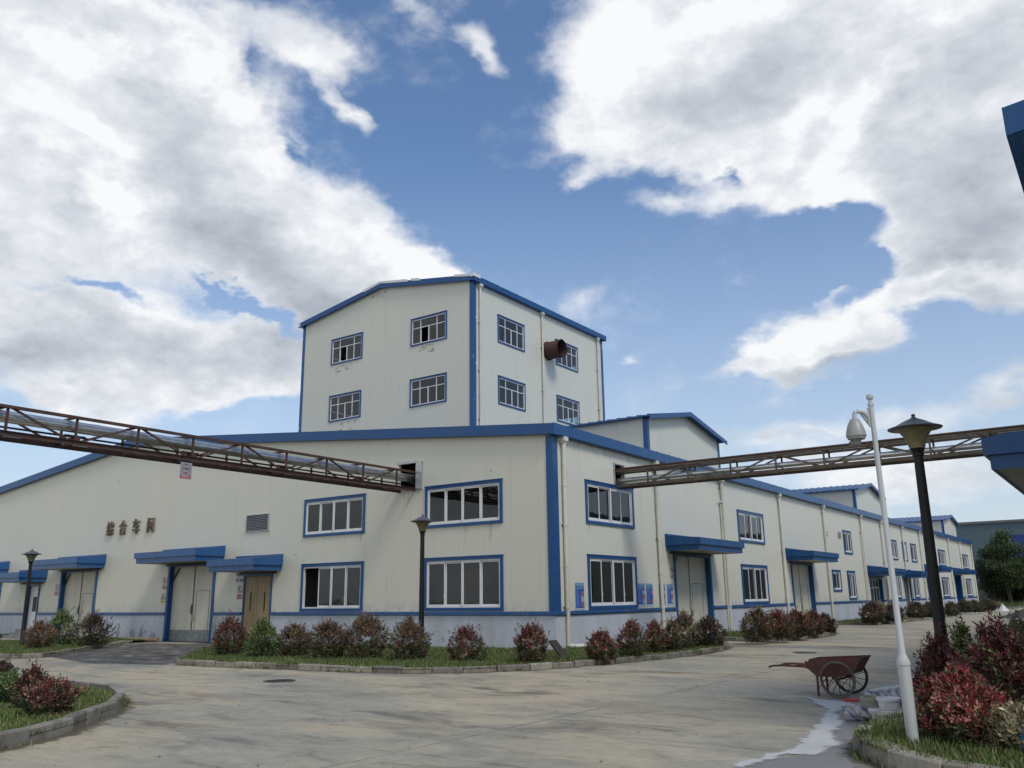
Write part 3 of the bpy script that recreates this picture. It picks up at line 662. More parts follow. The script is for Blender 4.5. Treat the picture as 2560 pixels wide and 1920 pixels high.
g.prism([(txl, tye, tev-.1), (TX, tye, tev-.1), (TX, tye, tev), (trx, tye, trz), (txl, tye, tev)], (0, -.15, 0)); g.build('wall', M_tower, TB)
g = MB(); wall_panel(g, TY, tye, 6.0, tev, hR, .15)
for i, q in enumerate(g.v): g.v[i] = (txl+q[1], q[0], q[2])
g.build('wall', M_tower, TB)
g = MB()
for z in (9.8, 13.35): g.box(txl+.2, TY+.2, z, TX-.2, tye-.2, z+.15)
g.build('floor_slab', M_floor, TB)
def _chip(nt, b):
    n = N(nt, 'World'); k = n.noise(3.5, 3, .5, .2, n.map((2, 2, .7)))
    n.link(n.mix(n.ramp(k, [(.70, 0), (.72, 1)]), BLUE, (.75,.76,.76)), b.inputs['Base Color']); b.inputs['Roughness'].default_value = .35
M_chip = mat('chipped_blue', BLUE, build=_chip)
MB().box(TX-.2, TY-.035, 6.5, TX+.035, TY-.001, tev-.02).box(TX+.001, TY-.002, 6.5, TX+.034, TY+.22, tev-.02).build('corner_trim', M_chip, TB)
MB().box(txl-.03, TY-.035, 6.5, txl+.16, TY-.001, tev-.02).build('corner_trim', M_chip, TB); MB().box(TX+.001, tye-.2, 6.5, TX+.035, tye, tev-.02).build('corner_trim', M_chip, TB)
g = MB(); sl = (trz-tev)/(TX-trx)
ztt = lambda x: trz - sl*abs(x-trx)
for a, b in ((TX+.2, trx), (txl-.2, trx)): g.prism([(a, TY-.2, ztt(a)+.12), (b, TY-.2, ztt(b)+.12), (b, TY-.2, ztt(b)+.06), (a, TY-.2, ztt(a)+.06)], (0, TD+.4, 0))
yy = TY
while yy < tye: g.bar((TX+.25, yy, ztt(TX+.25)+.14), (trx, yy, trz+.14), .06, .06); yy += .9
g.build('roof', M_roof, TB)
g = MB()
for a, b in ((TX+.22, trx), (txl-.2, trx)): g.prism([(a, TY-.2, ztt(a)+.15), (b, TY-.2, ztt(b)+.15), (b, TY-.2, ztt(b)-.14), (a, TY-.2, ztt(a)-.14)], (0, -.03, 0))
g.box(TX+.20, TY-.23, tev-.17, TX+.23, tye+.2, tev+.13); g.box(TX, TY-.1, tev-.18, TX+.199, tye+.2, tev-.15); g.build('fascia', M_blue, TB)
g = MB()  # loose white flashing along the ridge end, blue skin torn off
random.seed(3)
for a, b, o_ in ((-17.3, -18.6, .02), (-17.3, -15.3, .03), (-12.0, -10.8, .0), (-15.0, -14.4, .03)):
    g.prism([(a, TY-.26, ztt(a)+.22), (b, TY-.26, ztt(b)+.18+o_), (b+.05, TY-.25, ztt(b)+.06), ((a+b)/2, TY-.25, ztt((a+b)/2)+.08), (a, TY-.25, ztt(a)+.10)], (0, .06, 0))
g.box(TX+.05, TY-.28, tev+.02, TX+.27, TY+.3, tev+.2).box(txl-.26, TY-.26, tev-.12, txl-.1, TY+.3, tev+.14)
g.build('ridge_flashing', M_white, TB)
k = 0
for z, h in wzb:
    for x in (-21.22, -15.14): window(TB, x, z, 2.48, h, face='L', plane=TY, trim=.07, style='t', opened=(4,) if z > 13 else ())
    for y in (12.05, 17.64): window(TB, y, z, 2.44, h, face='R', plane=TX, trim=.07, style='t')
for z, h in wzb:
    for x in (-21.22, -15.14):
        o = window(TB, 0, 0, 2.48, h, trim=.07, style='t'); o.rotation_euler = (0, 0, R(180)); o.location = (x+2.48, tye, z)
    for y in (12.05, 17.64):
        o = window(TB, 0, 0, 2.44, h, trim=.07, style='t'); o.rotation_euler = (0, 0, R(-90)); o.location = (txl, y+2.44, z)
for y in (10.45, 16.18, 22.4): downpipe(TB, y, TX, tev-.25, 6.6, .055, hopper=True)
g = MB(); n_ = 24; yc, zc, r = 16.86, 15.22, .50
g.tube((TX+.0, yc, zc), (TX+.95, yc, zc), r, r, n_, cap=False); g.tube((TX+.95, yc, zc), (TX+.0, yc, zc), r-.03, r-.03, n_, cap=False)
g.tube((TX+.88, yc, zc), (TX+.97, yc, zc), r+.03, r+.03, n_, cap=False); g.tube((TX, yc, zc), (TX+.06, yc, zc), r+.05, r+.05, n_)
g.build('exhaust_duct', M_rust, TB, smooth=True, fix=False)
# rust runs under the tower windows
def _stain(nt, b):
    n = N(nt, 'World'); k = n.noise(3.2, 6, .7, 1.2)
    b.inputs['Base Color'].default_value = (.30, .22, .10, 1); b.inputs['Roughness'].default_value = .8
    n.link(n.math('MULTIPLY', n.ramp(k, [(.54, 0), (.60, 1)]), .7), b.inputs['Alpha'])
M_stain = mat('rust_stain', (.3,.2,.1), build=_stain)
for x, z, a, h in ((-20.9, 14.05, 1.3, .5), (-14.7, 14.1, 1.2, .45), (-20.7, 10.5, 1.9, .7), (-18.2, 17.9, 1.2, .35)): MB().poly([(x, TY-.004, z), (x+a, TY-.004, z), (x+a, TY-.004, z+h), (x, TY-.004, z+h)]).build('rust_stain', M_stain, TB, fix=False)
# ------------------------------------------------------------------ overhead pipe bridges
M_paint = lambda n, c, r=.5: weathered(n, c, r, tuple(x*.4+.04 for x in c), .35, 3, streak=False)
def truss(P0, axis, L, step, off, zb, zt, w, m, first, mirror):
    """two lattice girders joined by cross bars, running along +axis from P0"""
    ax = Vector(axis); sd = Vector((-ax.y, ax.x, 0))
    P0 = Vector(P0)
    def P(s, side, z): q = P0 + ax*s + sd*side; return (q.x, q.y, z)
    root = empty('pipe_bridge', P0); parts = {}
    g = MB()
    for sd_ in (0, w):
        for z, h in ((zb, .11), (zt, .07)):
            g2 = MB(); g2.bar(P(-.35, sd_, z), P(L, sd_, z), .06, h); 
            g2.bar(P(-.35, sd_ + (.03 if sd_ == 0 else -.03), z+(h/2 if z == zb else -h/2)), P(L, sd_+(.03 if sd_ == 0 else -.03), z+(h/2 if z == zb else -h/2)), .09, .012)
            o = g2.build('chord', m, root); o.location = -P0
    s = first; k = 0
    while s < L:
        g = MB()
        for sd_ in (0, w):
            g.bar(P(s, sd_, zb), P(s, sd_, zt+.01), .05, .05)
            g.box(*[c-.0 for c in P(s-.09, sd_-.035, zb-.0)], *P(s+.09, sd_+.035, zb+.10)) if False else None
        for z in (zb-.02, zt+.0): g.bar(P(s+.03, 0, z), P(s+.03, w, z), .05)
        o = g.build('lattice_bay', m, root); o.location = -P0
        g = MB()
        if s+step < L+step:
            a, b = (zb, zt) if (k % 2) == mirror else (zt, zb)
            for sd_ in (0, w): g.bar(P(s+.04, sd_, a), P(min(s+step-.04, L), sd_, b), .045, .045)
            g.bar(P(s, 0, zb), P(s+step, w, zb), .035)
            o = g.build('diagonal', m, root); o.location = -P0
        s += step; k += 1
    return root
def pipe_run(a, b, r, step, name='insulated_pipe'):
    a, b = Vector(a), Vector(b); root = empty(name, a); d = (b-a).normalized(); L = (b-a).length
    g = MB(); g.tube(Vector((0,0,0)), b-a, r, n=20); g.build('pipe_jacket', M_clad, root, smooth=True)
    s = .5
    while s < L: MB().tube(d*s, d*(s+.05), r*1.025, n=20).build('jacket_band', M_clad, root, smooth=True); s += step
    return root
t = truss((-5.75, -.0, 0), (0, -1, 0), 24.0, 1.60, 0, 5.36, 5.98, -.70, M_rust, .94, 1)
tag(t, 'rusty brown lattice bridge carrying a thick silver pipe into the gable wall on the left', 'pipe bridge', 'overhead pipe bridges')
p = pipe_run((-6.05, .7, 5.80), (-6.05, -24, 5.80), .14, .9)
tag(p, 'thick shiny metal-clad pipe lying in the left lattice bridge', 'pipe', 'pipes on the bridges')
g = MB(); g.tube((0, 0, 0), (0, -24.5, 0), .025, n=8); g.tube((.10, 0, -.02), (.10, -24.5, -.02), .018, n=8)
o = g.build('conduit', M_black, smooth=True); o.location = (-6.28, .5, 5.60); tag(o, 'thin dark pipes running beside the thick pipe in the left bridge', 'pipe')
g = MB()
bk = empty('pipe_saddle', (-6.08, -7.5, 5.45)); 
for y in (-2.4, -5.6, -8.8, -12.0): g.box(-.22, y+7.5-.04, -.02, .22, y+7.5+.04, .10).box(-.06, y+7.5-.25, .1, .06, y+7.5+.25, .15).bar((-.2, y+7.5, .10), (-.32, y+7.5-.3, -.05), .05)
g.build('saddle', M_rust, bk); tag(bk, 'rusty saddle brackets holding up the silver pipe in the left bridge', 'bracket')
t = truss((.0, 4.10, 0), (1, 0, 0), 22.0, 1.49, 0, 5.40, 5.92, .60, M_rust2, 1.25, 0)
tag(t, 'brown-grey lattice bridge leaving the long wall and crossing the street at the right', 'pipe bridge', 'overhead pipe bridges')
p = pipe_run((-.5, 4.30, 5.60), (22, 4.30, 5.60), .09, 1.4)
tag(p, 'slim pale dented pipe lying in the right lattice bridge', 'pipe', 'pipes on the bridges')
g = MB(); g.tube((0, 0, 0), (22.3, 0, 0), .04, n=8); g.tube((0, .22, .02), (22.3, .22, .02), .03, n=8)
o = g.build('conduit', M_rust, smooth=True); o.location = (-.3, 4.3, 6.02); tag(o, 'pair of thin rusty pipes on top of the right bridge', 'pipe')
# posts that carry the bridges, outside the picture
for n_, (x, l_) in enumerate(((-5.4, 'nearer to the building front'), (-6.8, 'farther from the yard'))):
    g = MB(); g.box(-.08, -.08, 0, .08, .08, 5.3); o = g.build('bridge_post', M_rust); o.location = (x, -23.6, 0); tag(o, 'rusty square post under the far end of the left bridge, ' + l_, 'post', 'posts under the left bridge')

# ------------------------------------------------------------------ writing
def text_mesh(s, size, m, depth_=.0, weight=0., parent=None, name='lettering', sx=1.0, align='CENTER'):
    c = bpy.data.curves.new(name, 'FONT'); c.body = s; c.size = size; c.extrude = depth_; c.offset = weight
    c.align_x = align; c.align_y = 'CENTER'; c.resolution_u = 3
    t = bpy.data.objects.new(name, c); COL.objects.link(t)
    dg = bpy.context.evaluated_depsgraph_get(); me = bpy.data.meshes.new_from_object(t.evaluated_get(dg))
    bpy.data.objects.remove(t); me.name = name; me.materials.clear(); me.materials.append(m)
    for v in me.vertices: v.co.x *= sx
    o = bpy.data.objects.new(name, me); COL.objects.link(o)
    o.rotation_euler = (R(90), 0, 0)
    if parent: o.parent = parent
    return o
M_gold = weathered('aged_gold', (.16, .115, .05), .5, (.03, .028, .022), .75, 2.5)
M_red = M_paint('sign_red', (.36, .035, .04)); M_signw = M_paint('sign_white', (.62, .62, .60)); M_ink = mat('ink_black', (.02, .02, .02), .6)
M_yel = M_paint('sign_yellow', (.62, .52, .05)); M_ink2 = mat('print_white', (.7,.7,.7), .6)
wl2 = empty('wall_lettering', (-23.35, -.02, 4.99), 0, 'four separate aged gold Chinese characters mounted on the gable wall above the doors', 'lettering')
for ch, x in zip('综合车间', (-25.02, -23.94, -22.85, -21.68)):
    o = text_mesh(ch, .72, M_gold, .03, .012, wl2, 'character', .82); o.location = (x+23.35, -.045, .02)

def ring(g, cx, cz, r, t, y, n=28):
    for i in range(n):
        a, b = 2*math.pi*i/n, 2*math.pi*(i+1)/n
        g.poly([(cx+(r-t)*math.cos(a), y, cz+(r-t)*math.sin(a)), (cx+r*math.cos(a), y, cz+r*math.sin(a)), (cx+r*math.cos(b), y, cz+r*math.sin(b)), (cx+(r-t)*math.cos(b), y, cz+(r-t)*math.sin(b))])
def ban_sign(loc, face, label, W=.30, H=.42, hexc='禁止烟火', pic=0, red_ring=True):
    o = MB().box(-W/2, -.012, 0, W/2, 0, H).build('safety_sign', M_signw)
    g = MB(); r = W*.44; cz = H-W*.5; ring(g, 0, cz, r, r*.16, -.015)
    g.poly([(-r*.62, -.0155, cz+r*.75), (-r*.75, -.0155, cz+r*.62), (r*.62, -.0155, cz-r*.75), (r*.75, -.0155, cz-r*.62)]); g.build('ring', M_red if red_ring else M_ink, o, fix=False)
    g = MB()
    if pic == 0: g.poly([(-.03, -.0145, cz-.07), (.02, -.0145, cz-.07), (.05, -.0145, cz+.01), (.0, -.0145, cz+.08), (-.02, -.0145, cz+.02), (-.06, -.0145, cz+.03)])
    else: g.poly([(-.02, -.0145, cz-.09), (.02, -.0145, cz-.09), (.03, -.0145, cz+.02), (-.03, -.0145, cz+.02)]).poly([(-.03, -.0145, cz+.03), (.03, -.0145, cz+.03), (.03, -.0145, cz+.08), (-.03, -.0145, cz+.08)])
    g.build('pictogram', M_ink, o, fix=False)
    g = MB(); g.box(-W*.45, -.016, .015, W*.45, -.0125, H-W-.015); g.build('caption_bar', M_red, o)
    t_ = text_mesh(hexc, (H-W)*.62, M_ink2, 0, 0, o, 'lettering'); t_.location = (0, -.0175, (H-W)/2)
    o.location = loc
    if face == 'R': o.rotation_euler = (0, 0, R(90))
    return tag(o, label, 'sign', 'safety signs beside the doors')
ban_sign((-20.28, -.005, 2.20), 'L', 'round prohibition sign with red caption left of the door with grey kick plate', .36, .52)
ban_sign((-29.42, -.005, 2.05), 'L', 'faded red prohibition sign left of the tall door beside the green bush', .36, .55, pic=1)
ban_sign((-15.08, -.005, 1.72), 'L', 'round no entry sign with red caption left of the wooden door', .36, .56, '禁止入内', 1, False)
ban_sign((.005, 8.22, 2.30), 'R', 'round prohibition sign with red caption left of the street-side door nearest the corner', .32, .46)
o = MB().box(-.22, -.012, 0, .22, 0, .50).build('notice_plate', M_signw); o.location = (-15.12, -.005, 2.32); tag(o, 'white notice with two rows of black characters above the round sign by the wooden door', 'sign')
for q, z in (('仓库重地', .37), ('闲人免进', .14)): t_ = text_mesh(q, .12, M_ink, 0, .003, o); t_.location = (0, -.0145, z)
o = MB().box(-.17, -.012, 0, .17, 0, .50).build('warning_sign', M_signw); o.location = (-20.33, -.005, 1.60); tag(o, 'yellow warning triangle sign under the prohibition sign left of the kick plate door', 'sign')
MB().poly([(-.16, -.0135, .17), (.16, -.0135, .17), (0, -.0135, .46)]).build('triangle', M_ink, o, fix=False)
MB().poly([(-.12, -.015, .195), (.12, -.015, .195), (0, -.015, .41)]).build('triangle_face', M_yel, o, fix=False)
MB().poly([(-.03, -.0165, .21), (.035, -.0165, .21), (.01, -.0165, .33), (-.01, -.0165, .35)]).build('pictogram', M_ink, o, fix=False)
MB().box(-.15, -.0155, .02, .15, -.0125, .13).build('caption_bar', M_yel, o); t_ = text_mesh('当心触电', .07, M_ink, 0, 0, o); t_.location = (0, -.0165, .075)
# height limit sign hung under the left bridge
hs = empty('height_limit_sign', (-5.70, -9.13, 4.80), R(90), 'grey height limit plate reading 4.8m hanging under the left pipe bridge', 'sign'); hs.rotation_euler = (0, R(0), R(90))
g = MB().box(-.17, -.01, 0, .17, .0, .44); g.build('plate', M_paint('sign_grey', (.30, .30, .30)), hs)
g = MB(); ring(g, 0, .275, .135, .014, -.012); g.build('ring', M_red, hs, fix=False)
g = MB(); g.poly([(-.035, -.0125, .40), (.035, -.0125, .40), (0, -.0125, .355)]); g.build('arrow', M_ink, hs, fix=False); g = MB(); g.poly([(-.035, -.0125, .15), (.035, -.0125, .15), (0, -.0125, .195)]); g.build('arrow', M_ink, hs, fix=False)
t_ = text_mesh('4.8m', .10, M_ink, 0, .002, hs); t_.location = (0, -.0125, .275)
g = MB().box(-.155, -.013, .025, .155, -.0105, .105); g.build('caption_bar', M_red, hs); t_ = text_mesh('限高4.8m', .062, M_ink2, 0, 0, hs); t_.location = (0, -.0145, .065)
g = MB(); g.bar((-.13, 0, .44), (-.13, 0, .56), .012).bar((.13, 0, .44), (.13, 0, .56), .012); g.build('hanger', M_dark, hs)

# posters on the long wall
M_pb = M_paint('poster_blue', (.012, .075, .36)); M_ps = M_paint('poster_sky', (.16, .33, .50)); M_pd = M_paint('poster_dark', (.03, .05, .10)); M_pp = M_paint('poster_photo', (.30, .13, .14)); M_pp2 = M_paint('poster_photo_pale', (.38, .40, .42)); M_pl = mat('poster_print', (.22, .33, .58), .6)
def poster(y, z, W, H, label, seed, ph=((0, 1, 2))):
    rnd = random.Random(seed)
    o = MB().box(0, -.008, 0, W, 0, H).build('poster', M_paint('poster_paper', (.42, .52, .58))); o.location = (.004, y, z); o.rotation_euler = (0, 0, R(90))
    tag(o, label, 'poster', 'blue posters along the wall')
    MB().box(.02, -.0095, H*.80, W-.02, -.0082, H-.02).build('sky_picture', M_ps, o)
    g = MB(); x = .03
    while x < W-.08:
        a = rnd.uniform(.03, .09); g.poly([(x, -.0105, H*.805), (x+a, -.0105, H*.805), (x+a*.6, -.0105, H*.805+rnd.uniform(.01, .09))]); x += a*.8
    g.box(.03, -.0105, H*.805, W-.03, -.0097, H*.818); g.build('skyline', M_pd, o, fix=False)
    MB().box(.02, -.0095, .05, W-.02, -.0082, H*.785).build('text_panel', M_pb, o)
    g = MB(); zz = H*.745
    while zz > .09:
        g.box(.035, -.0105, zz, .035+(W*.5)*rnd.uniform(.6, 1), -.0097, zz+.008); zz -= .026
    g.box(W*.25, -.0105, H*.758, W*.75, -.0097, H*.775); g.build('print', M_pl, o)
    for k in ph:
        zc = .08+k*.20*H/.8*.78; g = MB().box(W*.63, -.0106, zc, W-.03, -.0097, zc+H*.19); g.build('photo', (M_pp, M_pp2)[(seed+k) % 2], o)
    return o
poster(1.13, 1.25, .56, .84, 'blue printed poster on the cream wall between the corner downpipe and the lower window', 2)
poster(5.36, 1.31, .54, .78, 'blue printed poster touching the right side of the lower street window frame', 3)
poster(6.00, 1.31, .54, .78, 'blue printed poster with fewer photos just left of the second downpipe', 4, (0, 2))
poster(7.02, 1.31, .54, .78, 'blue printed poster half hidden behind the second downpipe', 5)
poster(7.70, 1.31, .54, .78, 'blue printed poster nearest the tall street door, right of the second downpipe', 7)

# rain streaks below the window corners and canopies, darker strips left of the downpipes
def streaks(face, lst, m, lab):
    for (x, z, w_, h) in lst:
        V = []; F = []; C = []; nx, nz_ = 6, 10
        for a in range(nz_+1):
            for b in range(nx+1):
                u_, v_ = b/nx, a/nz_; p = x+w_*u_; V.append((p, -.0035, z-h*v_) if face == 'L' else (.0035, p, z-h*v_)); C.append(math.sin(math.pi*u_)*(1-v_)**.8*.62)
        for a in range(nz_):
            for b in range(nx): k = a*(nx+1)+b; F.append((k, k+1, k+nx+2, k+nx+1))
        o = grid_obj('wall_streak', V, F, C, m); o.parent = WS
# ------------------------------------------------------------------ lamps and camera pole
def _lens(nt, b):
    n = N(nt, 'Object'); k = n.noise(6, 5, .6)
    n.link(n.ramp(k, [(.35, (.20, .17, .075)), (.7, (.32, .28, .15))]), b.inputs['Base Color']); b.inputs['Roughness'].default_value = .35
    b.inputs['Transmission Weight'].default_value = .35
M_lens = mat('yellowed_diffuser', (.4,.35,.2), build=_lens)
M_cap = weathered('lamp_cap', (.075, .08, .095), .45, (.16,.15,.13), .4, 3)
def lamp(loc, H, label, tilt=(0, 0)):
    t = empty('street_lamp', loc, 0, label, 'street lamp', 'garden street lamps'); t.rotation_euler = (tilt[0], tilt[1], 0)
    g = MB(); g.lathe([(.10, 0), (.10, .05), (.082, .08), (.078, 1.0), (.062, H-.62), (.062, H-.61), (.075, H-.60), (.075, H-.56)], 20); g.build('pole', M_black, t, smooth=True)
    g = MB(); g.lathe([(.045, H-.64), (.06, H-.56), (.085, H-.53), (.10, H-.50), (0, H-.50)], 20); g.build('collar', M_black, t, smooth=True)
    g = MB(); g.lathe([(.0, H-.498), (.10, H-.495), (.12, H-.42), (.155, H-.33), (.205, H-.26), (.27, H-.225), (.0, H-.222)], 24); g.build('lamp_shade', M_lens, t, smooth=True)
    g = MB(); g.lathe([(.26, H-.224), (.355, H-.216), (.36, H-.205), (.26, H-.17), (.14, H-.105), (.05, H-.065), (.028, H-.05), (.028, H-.04), (.018, H-.038), (.03, H-.018), (.02, H-.004), (0, H)], 24); g.build('cap', M_cap, t, smooth=True)
    return t
lamp((-2.42, -3.35, .10), 3.96, 'black garden lamp with yellowed conical shade standing on the grass before the corner windows')
lamp((-20.9, -5.5, .10), 3.66, 'black garden lamp on the far left grass in front of the small canopy', (0, R(-1.2)))
lamp((12.27, -9.62, .12), 3.96, 'tall black garden lamp behind the red bushes, next to the white camera pole')

cpv = at_z(2284, 1862, .16)
cp = empty('camera_pole', cpv, 0, 'white stepped pole with a dome security camera, standing in the grass at the right', 'camera pole'); cp.rotation_euler = (0, R(-.55), 0); cp.scale = (.92, .92, .926)
M_wp = weathered('white_pole', (.46, .49, .50), .42, (.40, .34, .2), .3, 1.4)
g = MB(); g.lathe([(.075, 0), (.072, .012), (.060, .02), (.061, .05), (.068, .80), (.068, .81), (.074, .815), (.074, .85), (.050, .91), (.040, .93), (.040, .98), (.035, .99), (.028, 3.72), (.034, 3.725), (.034, 3.76), (.0, 3.765)], 24); g.build('pole', M_wp, cp, smooth=True)
g = MB(); g.lathe([(.02, 3.76), (.022, 3.80), (.04, 3.815), (.042, 3.85), (.02, 3.87), (0, 3.875)], 16); g.build('finial', M_wp, cp, smooth=True)
L_ = -RGT.copy(); L_.z = 0; L_.normalize()
g = MB(); a0 = L_*.035; P_ = lambda s, z: (L_.x*s, L_.y*s, z)
g.path([P_(.045, 3.60), P_(.10, 3.655), P_(.17, 3.665), P_(.205, 3.645), P_(.212, 3.58)], .024, 10); g.bar(P_(.038, 3.70), P_(.038, 3.48), .05, .02)
g.prism([P_(.04, 3.62), P_(.14, 3.655), P_(.04, 3.49)], (L_.y*.03, -L_.x*.03, 0)); g.build('bracket', M_wp, cp, smooth=True)
g = MB(); g.lathe([(.03, 3.58), (.05, 3.565), (.085, 3.50), (.108, 3.42), (.114, 3.375), (.114, 3.365), (.105, 3.36), (.098, 3.335), (.09, 3.33), (0, 3.33)], 24, (L_.x*.215, L_.y*.215, 0)); g.build('camera_housing', weathered('camera_grey', (.30, .31, .29), .4, (.2,.18,.14), .3, 2), cp, smooth=True)
g = MB(); c_ = Vector((L_.x*.225, L_.y*.225, 3.30)); g.tube(c_+Vector((0,0,.03)), c_+Vector((0,0,-.035)), .058, .052, 18); g.tube(c_+Vector((-.02,-.02,0)), c_+Vector((-.05,-.06,-.03)), .032, .030, 14); g.build('camera_head', weathered('camera_dark', (.17, .175, .17), .35), cp, smooth=True)

# ------------------------------------------------------------------ handcart
ct = empty('handcart', (10.32, -7.30, 0), 0, 'rusty red metal handcart with two spoked wheels parked on the concrete', 'handcart')
M_tray = rusty('cart_red', (.115, .038, .030), (.075, .035, .024), (.05, .035, .025)); M_tyre = weathered('old_tyre', (.10, .095, .08), .9, (.2,.18,.14), .5, 3); M_dt = weathered('dark_tyre', (.03, .028, .026), .85)
def wheel(y, m, rotd):
    g = MB(); n_ = 36; r = .285; tr = .018
    for i in range(n_):
        a, b = 2*math.pi*i/n_, 2*math.pi*(i+1)/n_; k = len(g.v)
        for t_ in (a, b):
            for j in range(8):
                q = 2*math.pi*j/8; rr = r-tr+tr*math.cos(q); g.v.append((rr*math.cos(t_), y+tr*1.1*math.sin(q), r+rr*math.sin(t_)))
        for j in range(8): g.f.append((k+j, k+(j+1) % 8, k+8+(j+1) % 8, k+8+j)); g.m.append(0)
    w_ = g.build('wheel', m, ct, smooth=True)
    g = MB(); ring_ = .245
    for i in range(n_):
        a, b = 2*math.pi*i/n_, 2*math.pi*(i+1)/n_
        g.bar((ring_*math.cos(a), y, r+ring_*math.sin(a)), (ring_*math.cos(b), y, r+ring_*math.sin(b)), .022, .012)
    g.build('rim', M_rust, w_)
    g = MB()
    for i in range(12):
        a = 2*math.pi*i/12+rotd; g.bar((.02*math.cos(a), y, r+.02*math.sin(a)), (.245*math.cos(a), y, r+.245*math.sin(a)), .010)
    g.tube((0, y-.035, r), (0, y+.035, r), .03, n=12); g.build('spokes', M_rust, w_)
wheel(-.40, M_tyre, .1); wheel(.38, M_dt, .3)
g = MB(); g.tube((0, -.40, .285), (0, .38, .285), .016); g.bar((-.12, -.28, .30), (.0, -.28, .285), .03).bar((-.2, .28, .33), (0, .28, .285), .03); g.build('axle', M_rust, ct)
y0, y1 = -.30, .28
g = MB(); pr_ = [(-.46, .575), (.38, .625), (.22, .37), (.02, .315), (-.36, .31), (-.54, .47)]
th = .012
for yy in (y0, y1): g.prism([(x, yy, z) for x, z in pr_], (0, th, 0))
for (a, b), (c, d) in ((pr_[1], pr_[2]), (pr_[2], pr_[3]), (pr_[3], pr_[4]), (pr_[4], pr_[5]), (pr_[5], pr_[0])):
    g.prism([(a, y0+th, b), (c, y0+th, d), (c, y1, d), (a, y1, b)], (0, 0, .01))
g.build('tray', M_tray, ct)
g = MB()
for yy in (y0+.02, y1-.02): g.bar((-.46, yy, .575), (.38, yy, .627), .022, .022)
g.bar((.38, y0, .627), (.38, y1, .627), .02); g.build('rim_bar', M_tray, ct)
for yy, e in ((y0+.05, 0), (y1-.05, .04)):
    g = MB(); g.path([(-.40, yy, .45), (-.62, yy, .46), (-.95+e, yy, .465), (-1.10+e, yy, .455), (-1.17+e, yy-.01, .43)], .017, 10); g.bar((-.5, yy, .44), (-.7, yy, .50), .03); g.build('handle', M_tray, ct, smooth=True)
for yy in (y0+.03, y1-.03):
    g = MB(); g.bar((-.36, yy, .33), (-.365, yy, 0), .04, .028).bar((-.36, yy, .12), (-.2, yy, .31), .012); g.build('leg', M_tray, ct)

# ------------------------------------------------------------------ buckets, sacks and the spill beside the right-hand grass
M_bk = weathered('drum_grey', (.24, .235, .18), .6, (.4,.38,.28), .4, 4); M_bw = weathered('bucket_white', (.55, .57, .60), .4, (.2,.1,.08), .35, 6, streak=False); M_bc = weathered('paint_crusted', (.50, .51, .50), .55, (.16, .03, .025), .8, 7, streak=False)
def bucket(loc, r0, r1, H, m, label, lip=.012, lid=None, rimh=.03):
    t = empty('bucket', loc, 0, label, 'bucket')
    g = MB(); g.lathe([(0, .005), (r0, .0), (r1, H-rimh), (r1+lip, H-rimh), (r1+lip, H), (r1-.008, H), (r0-.01, .03), (0, .03)], 28); g.build('pail', m, t, smooth=True)
    if lid: g = MB(); g.lathe([(r1+lip*1.3, H-.035), (r1+lip*1.5, H+.006), (r1-.01, H+.012), (r1-.02, H+.002), (0, H+.002)], 28); g.build('lid', lid, t, smooth=True)
    g = MB(); n_ = 12; pts = [((r1+lip)*math.cos(math.pi*i/n_), (r1+lip)*math.sin(math.pi*i/n_)*.5-.0, H-.05-.06*math.sin(math.pi*i/n_)) for i in range(n_+1)]
    g.path(pts, .003, 6); g.build('handle', M_dark, t); return t
bp = at_z(2177, 1802)
bucket((bp.x+.02, bp.y+.06, 0), .108, .128, .30, M_bk, 'grey-green drum with dried crust, left of the white buckets behind the grass', rimh=.05)
bq = at_z(2222, 1826); bq = Vector((bq.x-.0, bq.y+.12, 0))
bucket((bq.x+.01, bq.y, 0), .205, .225, .22, M_bc, 'wide white tub crusted with dark red paint, under the small bucket', lip=.02, lid=M_bc)
bucket((bq.x+.0, bq.y+.04, .224), .114, .135, .14, M_bw, 'small white bucket with open lid standing on the wide crusted tub', lid=None)
